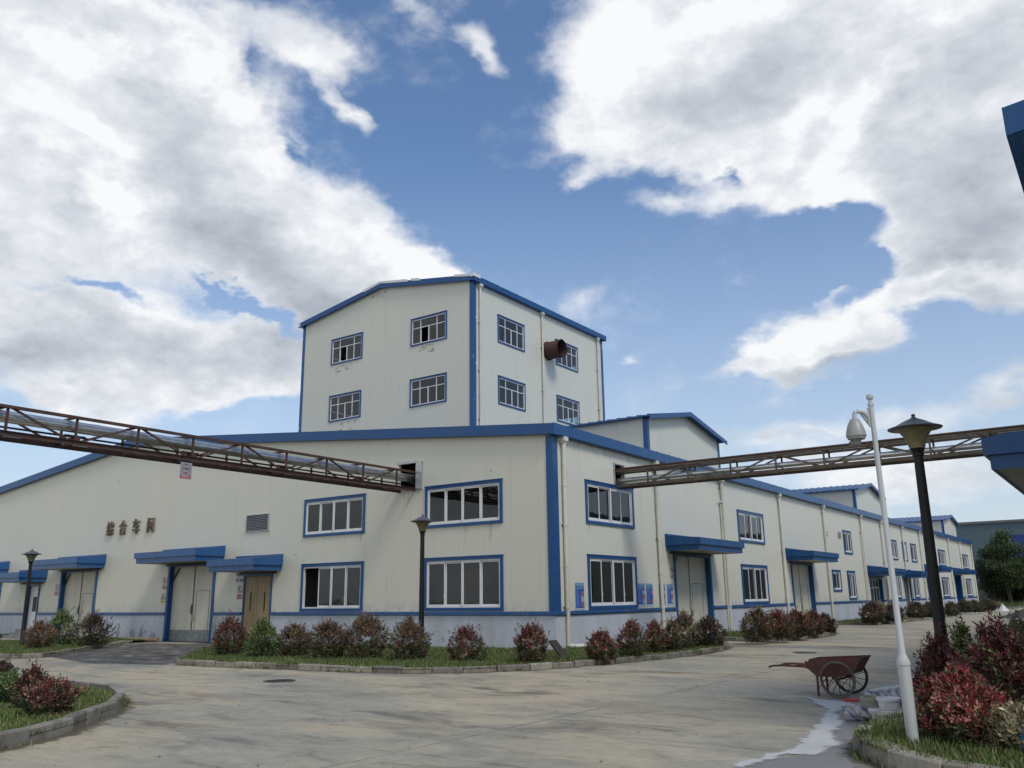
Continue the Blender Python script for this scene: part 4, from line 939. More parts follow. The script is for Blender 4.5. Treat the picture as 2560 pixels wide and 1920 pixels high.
def sack(loc, sx, sy, sz, rz_, label, seed, seam=True):
    rnd = random.Random(seed); nu, nv = 26, 16; g = MB()
    for j in range(nv+1):
        ph = math.pi*j/nv
        for i in range(nu):
            th_ = 2*math.pi*i/nu
            x = math.copysign(abs(math.cos(th_))**.7, math.cos(th_))*math.sin(ph)**.7; y = math.copysign(abs(math.sin(th_))**.7, math.sin(th_))*math.sin(ph)**.7; z = math.cos(ph)
            w_ = 1 + .16*math.sin(3*th_+seed)*math.sin(ph) + .12*math.sin(7*x+4*z+seed)*math.cos(5*y+seed) + .07*rnd.uniform(-1, 1)
            g.v.append((x*sx*w_, y*sy*w_, max(-.9, z)*sz*w_))
    for j in range(nv):
        for i in range(nu): q = (i+1) % nu; g.f.append((j*nu+i, j*nu+q, (j+1)*nu+q, (j+1)*nu+i)); g.m.append(0)
    def f(nt, b):
        n = N(nt, 'Object'); o_ = n.sep(); k = n.math('MULTIPLY_ADD', n.noise(5, 4), .22, n.math('ADD', n.math('MULTIPLY', o_[2], .8), n.math('MULTIPLY', o_[0], .6)))
        fr = n.math('FRACT', n.math('MULTIPLY', k, 6.5))
        c = n.ramp(fr, [(0, (.36,.36,.37)), (.42, (.34,.35,.37)), (.47, (.10,.12,.21)), (.58, (.11,.13,.22)), (.66, (.33,.33,.35)), (.80, (.32,.32,.33)), (.87, (.25,.15,.15)), (.93, (.25,.15,.15))])
        n.link(c, b.inputs['Base Color']); b.inputs['Roughness'].default_value = .45; n.link(n.bump(n.noise(14, 5, .6), .6, .02), b.inputs['Normal'])
    t = empty('sack', loc, rz_, label, 'sack'); o = g.build('sack_body', mat('woven_sack', (.5,.5,.5), build=f), t, smooth=True); o.location = (0, 0, sz*.9); 
    if seam: k = MB(); k.bar((-sx*.95, -.02, sz*1.0), (-sx*.2, -.06, sz*1.55), .022, .012); k.build('tied_end', M_dark, t)
    return t
sp_ = at_z(2136, 1803)
sack((sp_.x+.01, sp_.y+.06, 0), .15, .12, .095, R(20), 'blue, white and red striped woven sack slumped against the grey drum', 2)
sack((bp.x-.06, bp.y+.40, 0), .10, .10, .17, R(60), 'narrow upright end of a striped sack rising behind the slumped one', 5, False)
s2 = at_z(2232, 1762); sack((s2.x+.02, s2.y+.15, 0), .20, .14, .11, R(-15), 'crumpled striped woven sack lying behind the small bucket', 9, False)
rp = at_z(2127, 1754); g = MB(); g.tube((-.10, 0, .02), (.10, .03, .02), .018, .024, 10); g.tube((.10, .03, .02), (.16, .04, .02), .008, .008, 8)
o = g.build('red_tool_handle', mat('red_plastic', (.42, .03, .025), .4), smooth=True); o.location = rp; tag(o, 'short bright red plastic handle lying under the cart wheel', 'tool')
# spill of white wash, thin film with a ragged rim
def gp(l): return [tuple(at_z(u, v))[:2] for u, v in l]
import mathutils.geometry as geo
import numpy as np
def film_mat(name, c0, c1, rough, amt=1.0, nscale=6, lo_=.34, hi_=.72, st=(1, 1, 1), na=1.7):
    """thin soiling whose cover fades with the 'cover' attribute, broken up by noise"""
    def f(nt, b):
        n = N(nt, 'World'); a = nt.nodes.new('ShaderNodeAttribute'); a.attribute_name = 'cover'
        k = n.noise(nscale, 7, .68, 0, n.map(st)); q = n.math('MULTIPLY_ADD', n.math('SUBTRACT', k, .5), na, a.outputs['Fac'])
        n.link(n.math('MULTIPLY', n.ramp(q, [(lo_, 0), (hi_, 1)]), amt), b.inputs['Alpha'])
        n.link(n.mix(n.noise(2.5, 6, .65), c0, c1), b.inputs['Base Color']); b.inputs['Roughness'].default_value = rough
    return mat(name, c0, rough, build=f)
def seg_dist(X, Y, poly):
    D = np.full(len(X), 1e9); n = len(poly)
    for i in range(n):
        ax, ay = poly[i]; bx, by = poly[(i+1) % n]; dx, dy = bx-ax, by-ay; L = dx*dx+dy*dy+1e-12
        t = np.clip(((X-ax)*dx+(Y-ay)*dy)/L, 0, 1); D = np.minimum(D, np.hypot(X-ax-t*dx, Y-ay-t*dy))
    return D
def in_poly(X, Y, poly):
    ins = np.zeros(len(X), bool); j = len(poly)-1
    for i in range(len(poly)):
        xi, yi = poly[i][:2]; xj, yj = poly[j][:2]
        c = ((yi > Y) != (yj > Y)) & (X < (xj-xi)*(Y-yi)/(yj-yi+1e-12)+xi); ins ^= c; j = i
    return ins
def grid_obj(name, V, F, A, m):
    me = bpy.data.meshes.new(name); me.from_pydata(V, [], F); at = me.attributes.new('cover', 'FLOAT', 'POINT'); at.data.foreach_set('value', np.asarray(A, np.float32)); me.materials.append(m)
    o = bpy.data.objects.new(name, me); COL.objects.link(o); return o
def film(name, poly, z, m, soft, label=None, cat=None, kind=None, cell=.05):
    xs = np.arange(min(p[0] for p in poly)-.2, max(p[0] for p in poly)+.2, cell); ys = np.arange(min(p[1] for p in poly)-.2, max(p[1] for p in poly)+.2, cell)
    GX, GY = np.meshgrid(xs, ys); X, Y = GX.ravel(), GY.ravel(); sd = seg_dist(X, Y, poly)*np.where(in_poly(X, Y, poly), 1, -1)
    A = np.clip(.5+sd/soft*.5, 0, 1); ny, nx = GX.shape; idx = -np.ones(len(X), int); V = []; F = []; C = []
    for a in range(ny-1):
        for b in range(nx-1):
            q = [a*nx+b, a*nx+b+1, (a+1)*nx+b+1, (a+1)*nx+b]
            if A[q].max() > 0:
                for k in q:
                    if idx[k] < 0: idx[k] = len(V); V.append((X[k], Y[k], z)); C.append(A[k])
                F.append(tuple(int(idx[k]) for k in q))
    return tag(grid_obj(name, V, F, C, m), label, cat, None, kind)
M_spill = film_mat('lime_wash', (.42,.42,.405), (.62,.62,.60), .7, .95, 3.5, .30, .56, na=1.4)
film('wet_patch', gp([(2105, 1768), (2140, 1765), (2200, 1790), (2250, 1830), (2130, 1850), (2122, 1880), (2150, 1918), (1950, 1990), (1700, 1990), (1830, 1930), (1925, 1897), (2030, 1890), (2075, 1862), (2070, 1835), (2095, 1815), (2085, 1790)]), .004, film_mat('damp_concrete', (.17, .165, .155), (.25, .245, .235), .5, .85, 2.5), .14, kind='structure')
film('white_spill', gp([(2020, 1746), (2060, 1750), (2120, 1757), (2135, 1764), (2105, 1768), (2088, 1785), (2103, 1808), (2075, 1832), (2090, 1858), (2062, 1878), (2035, 1886), (1960, 1886), (1925, 1899), (1850, 1920), (1845, 1915), (1920, 1888), (1990, 1876), (2012, 1850), (2018, 1838), (2050, 1812), (2064, 1790), (2076, 1775), (2050, 1764)]), .009, M_spill, .15, 'white lime wash spilled in a winding streak over the concrete beside the grass', 'spill', cell=.03)
film('white_spill', gp([(2162, 1731), (2200, 1720), (2260, 1712), (2320, 1704), (2320, 1709), (2262, 1718), (2205, 1727), (2165, 1737)]), .009, M_spill, .10, 'thin white wash line running away from the cart behind the white pole', 'spill', cell=.03)
M_streak = film_mat('dark_streak', (.22,.20,.15), (.12,.11,.085), .8, .34, 2, .34, .8, (5, 5, .5))
rs = random.Random(12)
streaks('L', [(x+rs.choice((.05, w_-.35, w_*.5)), z, .3, rs.uniform(.6, 1.1)) for x, z, w_, h in WINL if z > 2] + [(-15.3, 4.36, .25, .9), (-13.6, 4.36, .25, .6), (-6.6, 5.36, 1.1, .9), (-2.6, 3.98, .3, .9), (-16.3, 3.3, .3, .8), (-12.7, 2.9, .25, .7), (-20.7, 3.3, .3, .8), (-29.7, 3.3, .3, .7), (-25.4, 3.3, .3, .7)], M_streak, '')
streaks('R', [(y+rs.choice((.05, w_-.35, w_*.4)), z, .3, rs.uniform(.6, 1.1)) for y, z, w_, h, n in WINR if z > 2] + [(7.85, 3.35, .4, 1.2), (12.0, 3.35, .4, .8), (21.7, 3.35, .4, 1.1), (26.0, 3.35, .4, .8), (37.7, 2.9, .4, .8)] + [(y-.28, 6.5, .30, 1.8) for y in (7.1, 13.53, 21.1, 28.66, 37.0, 42.4, 49.1, 55.5)], M_streak, '')  # last list: dark strips left of the downpipes, fading downwards
def manhole(loc, r, label):
    t = empty('manhole_cover', loc, 0, label, 'manhole cover', 'manhole covers')
    g = MB(); g.lathe([(0, .010), (r*.9, .010), (r*.9, .0)], 32); g.build('lid', M_black, t); g = MB(); g.lathe([(r*.92, .0), (r*.92, .012), (r, .012), (r, 0)], 32); g.build('ring', M_rust2, t); return t
manhole((-.45, -10.03, .002), .33, 'dark round manhole cover in the concrete in front of the corner island')
manhole((6.35, 3.29, .002), .33, 'dark round manhole cover in the street behind the handcart')
# ------------------------------------------------------------------ vegetation
import numpy as np
RG = np.random.default_rng(11)
def _leafmat(name, rough, trans):
    def f(nt, b):
        a = nt.nodes.new('ShaderNodeAttribute'); a.attribute_name = 'tint'
        nt.links.new(a.outputs['Color'], b.inputs['Base Color']); b.inputs['Roughness'].default_value = rough; b.inputs['Specular IOR Level'].default_value = .35
        t = nt.nodes.new('ShaderNodeBsdfTranslucent'); nt.links.new(a.outputs['Color'], t.inputs[0])
        mx = nt.nodes.new('ShaderNodeMixShader'); mx.inputs[0].default_value = trans
        nt.links.new(b.outputs[0], mx.inputs[1]); nt.links.new(t.outputs[0], mx.inputs[2]); nt.links.new(mx.outputs[0], nt.nodes['Material Output'].inputs[0])
    return mat(name, (.1,.1,.1), rough, build=f)
M_leaf = _leafmat('leaf', .42, .22); M_grass = _leafmat('grass_blade', .6, .25)
def quads(name, V, C, m, parent=None, nv=4):
    n = len(V)//nv; me = bpy.data.meshes.new(name)
    me.vertices.add(len(V)); me.vertices.foreach_set('co', V.astype(np.float32).ravel())
    me.loops.add(len(V)); me.loops.foreach_set('vertex_index', np.arange(len(V), dtype=np.int32))
    me.polygons.add(n); me.polygons.foreach_set('loop_start', np.arange(0, len(V), nv, dtype=np.int32)); me.polygons.foreach_set('loop_total', np.full(n, nv, dtype=np.int32))
    me.update(calc_edges=True)
    at = me.attributes.new('tint', 'FLOAT_COLOR', 'POINT'); c4 = np.ones((len(V), 4), np.float32); c4[:, :3] = np.repeat(C, nv, axis=0); at.data.foreach_set('color', c4.ravel())
    me.materials.append(m); o = bpy.data.objects.new(name, me); COL.objects.link(o)
    if parent: o.parent = parent
    return o
def nz(a): return a/np.maximum(np.linalg.norm(a, axis=-1, keepdims=True), 1e-9)
def leaves(P, A, k, ll, lw, spread, colf):
    """k leaves in a whorl round each shoot tip P with axis A"""
    n = len(P); A = nz(A); ref = nz(np.cross(A, RG.normal(size=(n, 3)))); bi = np.cross(A, ref)
    P = np.repeat(P, k, 0); A = np.repeat(A, k, 0); ref = np.repeat(ref, k, 0); bi = np.repeat(bi, k, 0)
    i = np.tile(np.arange(k), n); ang = i*2.4 + RG.uniform(-.4, .4, n*k); t = (i/k)[:, None]
    rad = ref*np.cos(ang)[:, None] + bi*np.sin(ang)[:, None]
    sp = (spread*(.35+.9*t) + RG.uniform(-.15, .15, (n*k, 1)))
    D = nz(A*(1.15-sp) + rad*(.35+sp) + RG.normal(size=(n*k, 3))*.12)
    L = ll*RG.uniform(.65, 1.15, (n*k, 1)); W = lw*RG.uniform(.7, 1.15, (n*k, 1))
    B = P - A*t*ll*2.0
    S = nz(np.cross(D, A + RG.normal(size=(n*k, 3))*.15)); N_ = np.cross(S, D)
    V = np.stack([B, B + D*L*.5 + S*W*.5 - N_*L*.05, B + D*L, B + D*L*.5 - S*W*.5 - N_*L*.05], 1).reshape(-1, 3)
    return V, colf(n*k, np.repeat(np.arange(n), k), t[:, 0])
PAL = {
 'red':    ([(0.213,0.052,0.052),(0.149,0.040,0.039),(0.287,0.109,0.092),(0.115,0.046,0.037),(0.345,0.218,0.138)], [(0.052,0.081,0.030),(0.075,0.048,0.032),(0.092,0.121,0.052),(0.034,0.052,0.023)], .42),
 'brightred': ([(.27,.050,.055),(.20,.040,.045),(.36,.13,.11),(.15,.04,.04),(.42,.27,.17)], [(.05,.08,.03),(.08,.05,.03),(.09,.12,.05)], .62),
 'mixed':  ([(0.172,0.057,0.048),(0.132,0.051,0.039),(0.265,0.155,0.098),(0.241,0.230,0.115)], [(0.057,0.086,0.032),(0.098,0.115,0.057),(0.069,0.046,0.032)], .40),
 'green':  ([(0.115,0.172,0.046),(0.184,0.230,0.081),(0.086,0.138,0.037),(0.299,0.310,0.161)], [(0.034,0.067,0.023),(0.055,0.092,0.032)], .60),
 'dark':   ([(0.115,0.046,0.039),(0.092,0.055,0.039),(0.155,0.086,0.063),(0.063,0.075,0.034)], [(0.032,0.048,0.023),(0.052,0.037,0.028)], .42),
 'cream':  ([(0.391,0.345,0.207),(0.299,0.253,0.138),(0.460,0.402,0.276),(0.241,0.196,0.115)], [(0.149,0.138,0.069),(0.103,0.115,0.052)], .60),
 'darkred':([(0.144,0.034,0.039),(0.109,0.032,0.034),(0.196,0.063,0.060),(0.075,0.040,0.032),(0.127,0.138,0.057)], [(0.034,0.046,0.023),(0.052,0.032,0.025),(0.063,0.081,0.034)], .52),
 'brown':  ([(0.241,0.115,0.063),(0.172,0.081,0.046),(0.299,0.218,0.115)], [(0.057,0.075,0.032),(0.081,0.052,0.034)], .50),
 'olive':  ([(0.132,0.113,0.052),(0.101,0.078,0.044),(0.086,0.098,0.039),(0.161,0.098,0.063)], [(0.046,0.057,0.028),(0.034,0.041,0.021)], .5)}
def bush(loc, rx, ry, h, pal, label, shoots=260, ll=.062, group=None, cat='shrub', seed=None, spiky=.25, name='photinia_bush', z0=0.):
    hot, cold, hb = PAL[pal]; hot = np.array(hot); cold = np.array(cold)
    t = empty(name, loc, 0, label, cat, group)
    n = shoots; az_ = RG.uniform(-math.pi, math.pi, n); ph = RG.uniform(0, 6.28, 4)
    core = RG.random(n) < .22
    zz = np.where(RG.random(n) < .30, RG.uniform(.72, 1.0, n), RG.uniform(.05, .85, n)); top = RG.random(n)
    zp = RG.uniform(.40, .52); rr = np.where(zz < zp, .72+.28*zz/zp, np.sqrt(np.clip(1-((zz-zp)/(1-zp))**1.9, 0, 1)))
    lump = 1 + .13*np.sin(2*az_+ph[0]+1.5*zz) + .10*np.sin(5*az_+ph[1]+5*zz) + .09*np.sin(8*az_+ph[2])*np.sin(8*zz+ph[3])
    rho = np.where(core, RG.uniform(.35, .8, n), RG.uniform(.86, 1.04, n))
    rho = np.where((zz > .72) & ~core, RG.uniform(0, 1, n)**.5*1.02, rho)
    out_ = RG.random(n) < .12; k_ = np.where(out_, 1+spiky*RG.uniform(.15, .8, n), 1)
    P = np.stack([np.cos(az_)*rx*rr*rho*lump*k_, np.sin(az_)*ry*rr*rho*lump*k_, h*zz*(1+(k_-1)*.7)*(1+.10*np.sin(4*az_+ph[3])*(zz > .5))], 1)
    P[:, 2] = np.where((zz > .72) & ~core, h*(.56+.44*np.sqrt(np.clip(1-(rho*.96)**2, 0, 1)))*(1+(k_-1)*.8)*(1+.09*np.sin(3*az_+ph[1]+4*rho))*RG.uniform(.90, 1.06, n), P[:, 2])
    d = nz(np.stack([P[:, 0]/rx, P[:, 1]/ry, (P[:, 2]/h-.45)*1.6], 1))
    rho = np.where(core, .6, 1.0)
    A = nz(d*np.array([.8, .8, .5]) + np.array([0, 0, .6]) + RG.normal(size=(n, 3))*.25)
    hh = np.clip(P[:, 2]/h, 0, 1.15); patch = .5+.5*np.sin(3*az_+ph[1])*np.sin(4*hh+ph[2])
    pr_ = np.clip((hh-.30)*2.2*hb*1.5 + (rho-.85)*1.2 + (patch-.5)*.55, .03, .97)
    ishot = RG.random(n) < pr_; ci = RG.integers(0, len(hot), n); cj = RG.integers(0, len(cold), n)
    base = np.where(ishot[:, None], hot[ci], cold[cj])*RG.uniform(.7, 1.35, (n, 1))
    allp = np.concatenate([hot, cold])
    def cf(m_, own, tt):
        b_ = np.where((RG.random(m_) < .26)[:, None], allp[RG.integers(0, len(allp), m_)], base[own]); return b_*RG.uniform(.65, 1.4, (m_, 1))
    V, C = leaves(P, A, 9, ll, ll*.42, .55, cf)
    o = quads('foliage', V, C, M_leaf, t)
    g = MB(); rnd = random.Random(int(ph[0]*1000))
    for q in range(7):
        a = rnd.uniform(0, 6.28); e = rnd.uniform(.3, .75); g.tube((.05*math.cos(a), .05*math.sin(a), -.02), (rx*e*math.cos(a)*.8, ry*e*math.sin(a)*.8, h*rnd.uniform(.4, .65)), .011, .005, 6)
    g.build('stem', M_bark, t); return t
M_bark = weathered('bark', (.10, .075, .05), .9, (.03,.025,.02), .6, 6)
def place_bush(u0, u1, vt, vb, pal, label, group=None, z=.11, k=1.0, shoots=None, ry=None, ll=.062, push=.75, **kw):
    uc = (u0+u1)/2; p = at_z(uc, vb, z); dp = depth(p); r = (u1-u0)/2*dp/FPX
    d = (p-CAM); d.z = 0; d.normalize(); q = p + d*r*push; dp = depth(q); r = (u1-u0)/2*dp/FPX*1.0
    top = CAM + ray(uc, vt)*((q-CAM).dot(d)/ray(uc, vt).dot(d)); h = (top.z - z)*1.06
    n = shoots or int(max(90, min(1000, 720*(r/.5)**1.3*k)))
    return bush((q.x, q.y, z), r, ry or r, h, pal, label, n, ll, group, **kw)
G1 = 'shrubs along the gable wall'; G2 = 'shrubs along the street wall'; G3 = 'shrubs by the street islands'; G4 = 'shrubs on the right-hand bed'; G5 = 'shrubs on the left islands'
for a in [
 (530, 617, 1556, 1640, 'red', 'red-tipped shrub in front of the left jamb of the wooden door', G1),
 (615, 694, 1560, 1646, 'green', 'pale green shrub right in front of the wooden door', G1),
 (690, 775, 1571, 1643, 'mixed', 'low wide brown-red shrub just right of the wooden door', G1),
 (770, 865, 1563, 1649, 'mixed', 'red-brown shrub below the left end of the left ground floor window', G1),
 (856, 969, 1551, 1649, 'mixed', 'tallest shrub of the gable row, half red and half cream-green', G1),
 (976, 1070, 1562, 1652, 'mixed', 'brown and cream shrub directly behind the black lamp post', G1),
 (1118, 1214, 1576, 1655, 'red', 'sparse shrub with red shoots sticking out, first right of the lamp post', G1),
 (1285, 1374, 1571, 1657, 'red', 'bright red shrub left of the building corner with a board behind it', G1),
 (1462, 1547, 1587, 1652, 'red', 'small round red shrub right of the elbow of the corner downpipe', G2),
 (1547, 1618, 1564, 1643, 'red', 'upright red shrub below the posters, next after the small round one', G2),
 (1610, 1668, 1562, 1632, 'red', 'red shrub in front of the foot of the second downpipe', G2),
 (1655, 1712, 1560, 1630, 'mixed', 'brown-red shrub just left of the tall door of the street wall', G2),
 (1683, 1745, 1541, 1622, 'mixed', 'tallest of the shrubs at the tall street door', G2),
 (1735, 1813, 1552, 1618, 'dark', 'dark brown shrub at the right end of the corner island', G2),
 (1858, 1936, 1529, 1604, 'mixed', 'leftmost brown-red shrub of the dense hedge beyond the corner island', G3),
 (1908, 1986, 1534, 1600, 'red', 'second shrub from the left in the dense hedge', G3),
 (1956, 2032, 1535, 1595, 'red', 'middle red shrub of the dense hedge', G3),
 (1998, 2066, 1535, 1589, 'red', 'fourth red shrub of the dense hedge', G3),
 (2042, 2089, 1540, 1583, 'dark', 'last low dark shrub at the right end of the dense hedge', G3),
 (2150, 2213, 1512, 1558, 'darkred', 'round dark red shrub left of the white pole, in front of the glass door', G3),
 (2183, 2230, 1511, 1556, 'cream', 'yellowish shrub between the dark red one and the white pole', G3),
 (2212, 2262, 1512, 1556, 'darkred', 'dark red shrub half hidden by the white pole', G3),
 (2266, 2322, 1510, 1546, 'olive', 'left dark clump of the low olive hedge before the narrow blue door', G3),
 (2300, 2354, 1510, 1544, 'olive', 'right dark clump of the low olive hedge behind the black lamp post', G3),
 (2362, 2398, 1508, 1539, 'olive', 'dark clump just right of the black lamp post', G3),
 (2390, 2436, 1503, 1532, 'olive', 'left dark clump of the hedge below the last window', G3),
 (2420, 2456, 1504, 1531, 'olive', 'right dark clump of the hedge below the last window', G3),
 (2452, 2492, 1500, 1527, 'olive', 'dark clump past the far corner of the workshop', G3)]:
    sp_k = .55 if a[0] == 1118 else .25
    place_bush(*a[:6], group=a[6], k=.62 if a[0] > 1850 else (.62 if a[0] == 1118 else 1.0), spiky=sp_k, ll=.068 if a[0] < 1850 else .09)
place_bush(2486, 2508, 1507, 1520, 'cream', 'small yellow-leaved plant beside the white sack at the far corner', G3, shoots=70, ll=.12)
for a in [(62, 130, 1562, 1622, 'brown', 'rusty brown shrub beside the far left lamp post'), (114, 186, 1536, 1614, 'green', 'tall fresh green shrub in front of the far tall door'), (187, 270, 1545, 1616, 'dark', 'round dark purple shrub at the edge of the dark ramp'),
          (-40, 30, 1660, 1728, 'dark', 'dark shrub cut by the left picture edge on the near island'), (30, 118, 1682, 1772, 'darkred', 'dark red shrub behind the bright one on the near left island'), (56, 182, 1706, 1790, 'red', 'ragged bright red shrub at the front of the near left island')]:
    place_bush(*a, group=G5, spiky=.4)
place_bush(-20, 55, 1690, 1756, 'green', 'low leafy green shrub at the left edge of the near island', G5, shoots=240)
for a in [(2392, 2472, 1583, 1790, 'green', 'green-topped shrub behind the big red one, beside the black lamp post', 420, .5),
          (2296, 2448, 1622, 1800, 'darkred', 'large dark red shrub between the white pole and the black lamp post', 900, .5),
          (2430, 2640, 1598, 1850, 'darkred', 'big dark purple shrub at the right picture edge', 1100, .5),
          (2300, 2535, 1700, 1880, 'brightred', 'bright red shrub right beside the foot of the white pole', 1400, .75),
          (2485, 2640, 1780, 1900, 'cream', 'cream and yellow shrub in the lower right corner', 620, .6)]:
    place_bush(*a[:6], group=G4, shoots=a[6], push=a[7], ll=.064, spiky=.3)
for (u, v, y, h, l) in ((2545, 1565, -1.0, 1.15, 'far olive shrub above the metal gutter at the right edge'), (2600, 1570, -2.5, 1.2, 'dark shrub at the right edge above the gutter')):
    p = at_y(u, v, y); bush((p.x, p.y, .1), .55, .6, max(.7, p.z-.1+.1), 'olive', l, 330, .07, G4, spiky=.35)

# kerbs, turf and grass of the islands
M_kerb = weathered('kerb_stone', (.26, .235, .19), .85, (.07, .065, .045), .7, 2.2, streak=False)
def _turf(nt, b):
    n = N(nt, 'World'); k = n.noise(2.5, 7, .65); q = n.noise(12, 5, .6)
    c = n.mix(n.ramp(k, [(.36, 0), (.64, 1)]), (.055, .075, .022), (.085, .085, .035)); c = n.mix(n.ramp(q, [(.5, 0), (.72, .8)]), c, (.075, .058, .038))
    n.link(c, b.inputs['Base Color']); b.inputs['Roughness'].default_value = .95; n.link(n.bump(q, .8, .03), b.inputs['Normal'])
M_kerbs = [M_kerb, weathered('kerb_stone_pale', (.34, .31, .25), .85, (.10,.09,.07), .6, 2.5, streak=False), weathered('kerb_stone_dark', (.19, .175, .15), .9, (.05,.05,.035), .7, 2, streak=False)]
M_turf = mat('turf', (.07,.08,.03), .95, build=_turf)
M_gut = film_mat('gutter_dirt', (.10,.08,.05), (.16,.13,.085), .95, .8, 4)
def island(poly, kerb_n, dens, hgt, tz=.10, kh=.135, tone=1.0, seedk=0, kw=.13):
    rnd = random.Random(seedk); g = MB(); carry = 0
    pts = [Vector((p[0], p[1], 0)) for p in poly[:kerb_n]]
    for a, b in zip(pts, pts[1:]):
        d = b-a; L = d.length
        if L < .02: continue
        d.normalize(); nrm_ = Vector((-d.y, d.x, 0)); k = max(1, round(L/.74)); st = L/k
        for i in range(k):
            p, q = a+d*(st*i+.013), a+d*(st*(i+1)-.013); o = rnd.uniform(-.016, .016); z = kh+rnd.uniform(-.018, .016)
            lo_ = p+nrm_*o; l2 = q+nrm_*(o+rnd.uniform(-.01, .01)); hi, h2 = lo_+nrm_*kw, l2+nrm_*kw; c_ = nrm_*.02
            g.v += [tuple(lo_), tuple(l2), (*(l2)[:2], z-.02), (*(lo_)[:2], z-.02), (*(lo_+c_)[:2], z), (*(l2+c_)[:2], z), (*h2[:2], z), (*hi[:2], z), (*h2[:2], 0), (*hi[:2], 0)]
            n_ = len(g.v)-10; mi = rnd.choice((0, 0, 0, 1, 2))
            for f in ((0,1,2,3), (3,2,5,4), (4,5,6,7), (7,6,8,9), (0,3,4,7,9), (1,8,6,5,2)): g.f.append(tuple(n_+x for x in f)); g.m.append(mi)
    if kerb_n: tag(g.build('kerb', M_kerbs), kind='structure')
    V = []; F = []; C = []; WB = []
    for a, b in zip(pts, pts[1:]):
        d = b-a; L = d.length
        if L < .02: continue
        d.normalize(); o_ = Vector((d.y, -d.x, 0)); k = len(V); ns = max(1, int(L/.4))
        for i in range(ns+1):
            p = a+d*(L*i/ns)
            for j, (off, c) in enumerate(((-.02, .80), (.10, .62), (.34, 0))): q = p+o_*(off*(1+.3*math.sin(i*2.1+k))); V.append((q.x, q.y, .0065)); C.append(c)
        for i in range(ns):
            for j in range(2): e = k+i*3+j; F.append((e, e+3, e+4, e+1))
        for i in range(int(L*(14 if dens > 500 else 4))):
            p = a+d*rnd.uniform(0, L)
            if math.sin(p.x*2.3+seedk)*math.sin(p.y*1.9+1) > .05: WB.append(p+o_*abs(rnd.gauss(0, .03)))
    if kerb_n: tag(grid_obj('gutter_dirt', V, F, C, M_gut), kind='structure')
    tr = geo.tessellate_polygon([[Vector((p[0], p[1], tz)) for p in poly]]); g = MB(); g.v = [(p[0], p[1], tz) for p in poly]; g.f = [tuple(t) for t in tr]; g.m = [0]*len(g.f)
    tag(g.build('turf', M_turf, fix=False), kind='structure')
    xs = [p[0] for p in poly]; ys = [p[1] for p in poly]; A = (max(xs)-min(xs))*(max(ys)-min(ys)); n = int(A*dens)
    X = RG.uniform(min(xs), max(xs), n); Y = RG.uniform(min(ys), max(ys), n); ok = in_poly(X, Y, poly)
    cl = .5+.25*np.sin(X*1.7+1.3*np.sin(Y*2.1))+.25*np.sin(Y*2.9+1.1*np.sin(X*3.3)); ok &= RG.random(n) < (.35+.75*cl); ok &= X > CAM.x-60
    X, Y, cl = X[ok], Y[ok], cl[ok]; n = len(X)
    H = hgt*RG.uniform(.45, 1.3, n)*(.7+.6*cl)*np.where(RG.random(n) < .03, 1.9, 1); a = RG.uniform(0, 6.28, n); w_ = RG.uniform(.006, .014, n)*(1 if dens > 900 else 1.7); le = RG.uniform(.15, .75, n)
    B = np.stack([X, Y, np.full(n, tz)], 1); S = np.stack([np.cos(a), np.sin(a), 0*a], 1)*w_[:, None]; F = np.stack([-np.sin(a), np.cos(a), 0*a], 1)
    V = np.stack([B-S, B+S, B + F*(H*le)[:, None] + np.stack([0*a, 0*a, H], 1)], 1).reshape(-1, 3)
    if WB:
        wx = np.repeat(np.array([[p.x, p.y] for p in WB]), 6, 0); m_ = len(wx); wx = wx + RG.normal(0, .025, (m_, 2)); a2 = RG.uniform(0, 6.28, m_); h2 = RG.uniform(.03, .11, m_); l2 = RG.uniform(.2, .9, m_)
        B2 = np.stack([wx[:, 0], wx[:, 1], np.full(m_, .0)], 1); S2 = np.stack([np.cos(a2), np.sin(a2), 0*a2], 1)*.008; F2 = np.stack([-np.sin(a2), np.cos(a2), 0*a2], 1)
        V = np.concatenate([V, np.stack([B2-S2, B2+S2, B2+F2*(h2*l2)[:, None]+np.stack([0*a2, 0*a2, h2], 1)], 1).reshape(-1, 3)]); n += m_
    pal = np.array([(.085, .125, .028), (.115, .15, .042), (.06, .09, .025), (.17, .155, .07), (.13, .175, .05)]); C = pal[RG.integers(0, 5, n)]*RG.uniform(.75, 1.45, (n, 1))*tone*1.1
    tag(quads('grass', V, C, M_grass, nv=3), 'short uneven green grass on the kerbed beds', 'grass', kind='stuff')
A_ = [(-6.9, -8.15), (-5.3, -8.10), (-3.15, -7.88), (-.95, -7.72), (.57, -7.42), (1.8, -6.7), (2.75, -5.4), (3.3, -3.4), (3.75, -1.1), (4.0, .8), (3.9, 3.0), (3.3, 5.2), (1.7, 7.2), (.10, 7.75), (.06, -.06), (-16.3, -.06), (-12.9, -2.7), (-9.4, -6.0)]
island(A_, 14, 950, .07, seedk=1)
g_ = [(-9.4, -6.0), (-6.9, -8.15)]
B_ = [(-40, -8.95), (-15.2, -8.95), (-14.1, -8.75), (-13.75, -8.3), (-14.6, -7.4), (-18.2, -3.75), (-20.3, -1.3), (-20.4, -.1), (-24.8, -.1), (-24.9, -3.5), (-40, -3.5)]
island(B_, 7, 600, .06, seedk=2)
island([(-40, -1.95), (-32.8, -1.95), (-32.6, -.1), (-40, -.1)], 2, 420, .10, seedk=3)
C_ = [(4.3, -22.5), (4.25, -19.6), (3.75, -17.8), (3.45, -17.05), (2.9, -16.2), (2.1, -15.4), (1.6, -14.85), (.6, -14.1), (-.8, -13.45), (-2.5, -13.3), (-5, -13.4), (-15, -13.5), (-15, -22.5)]
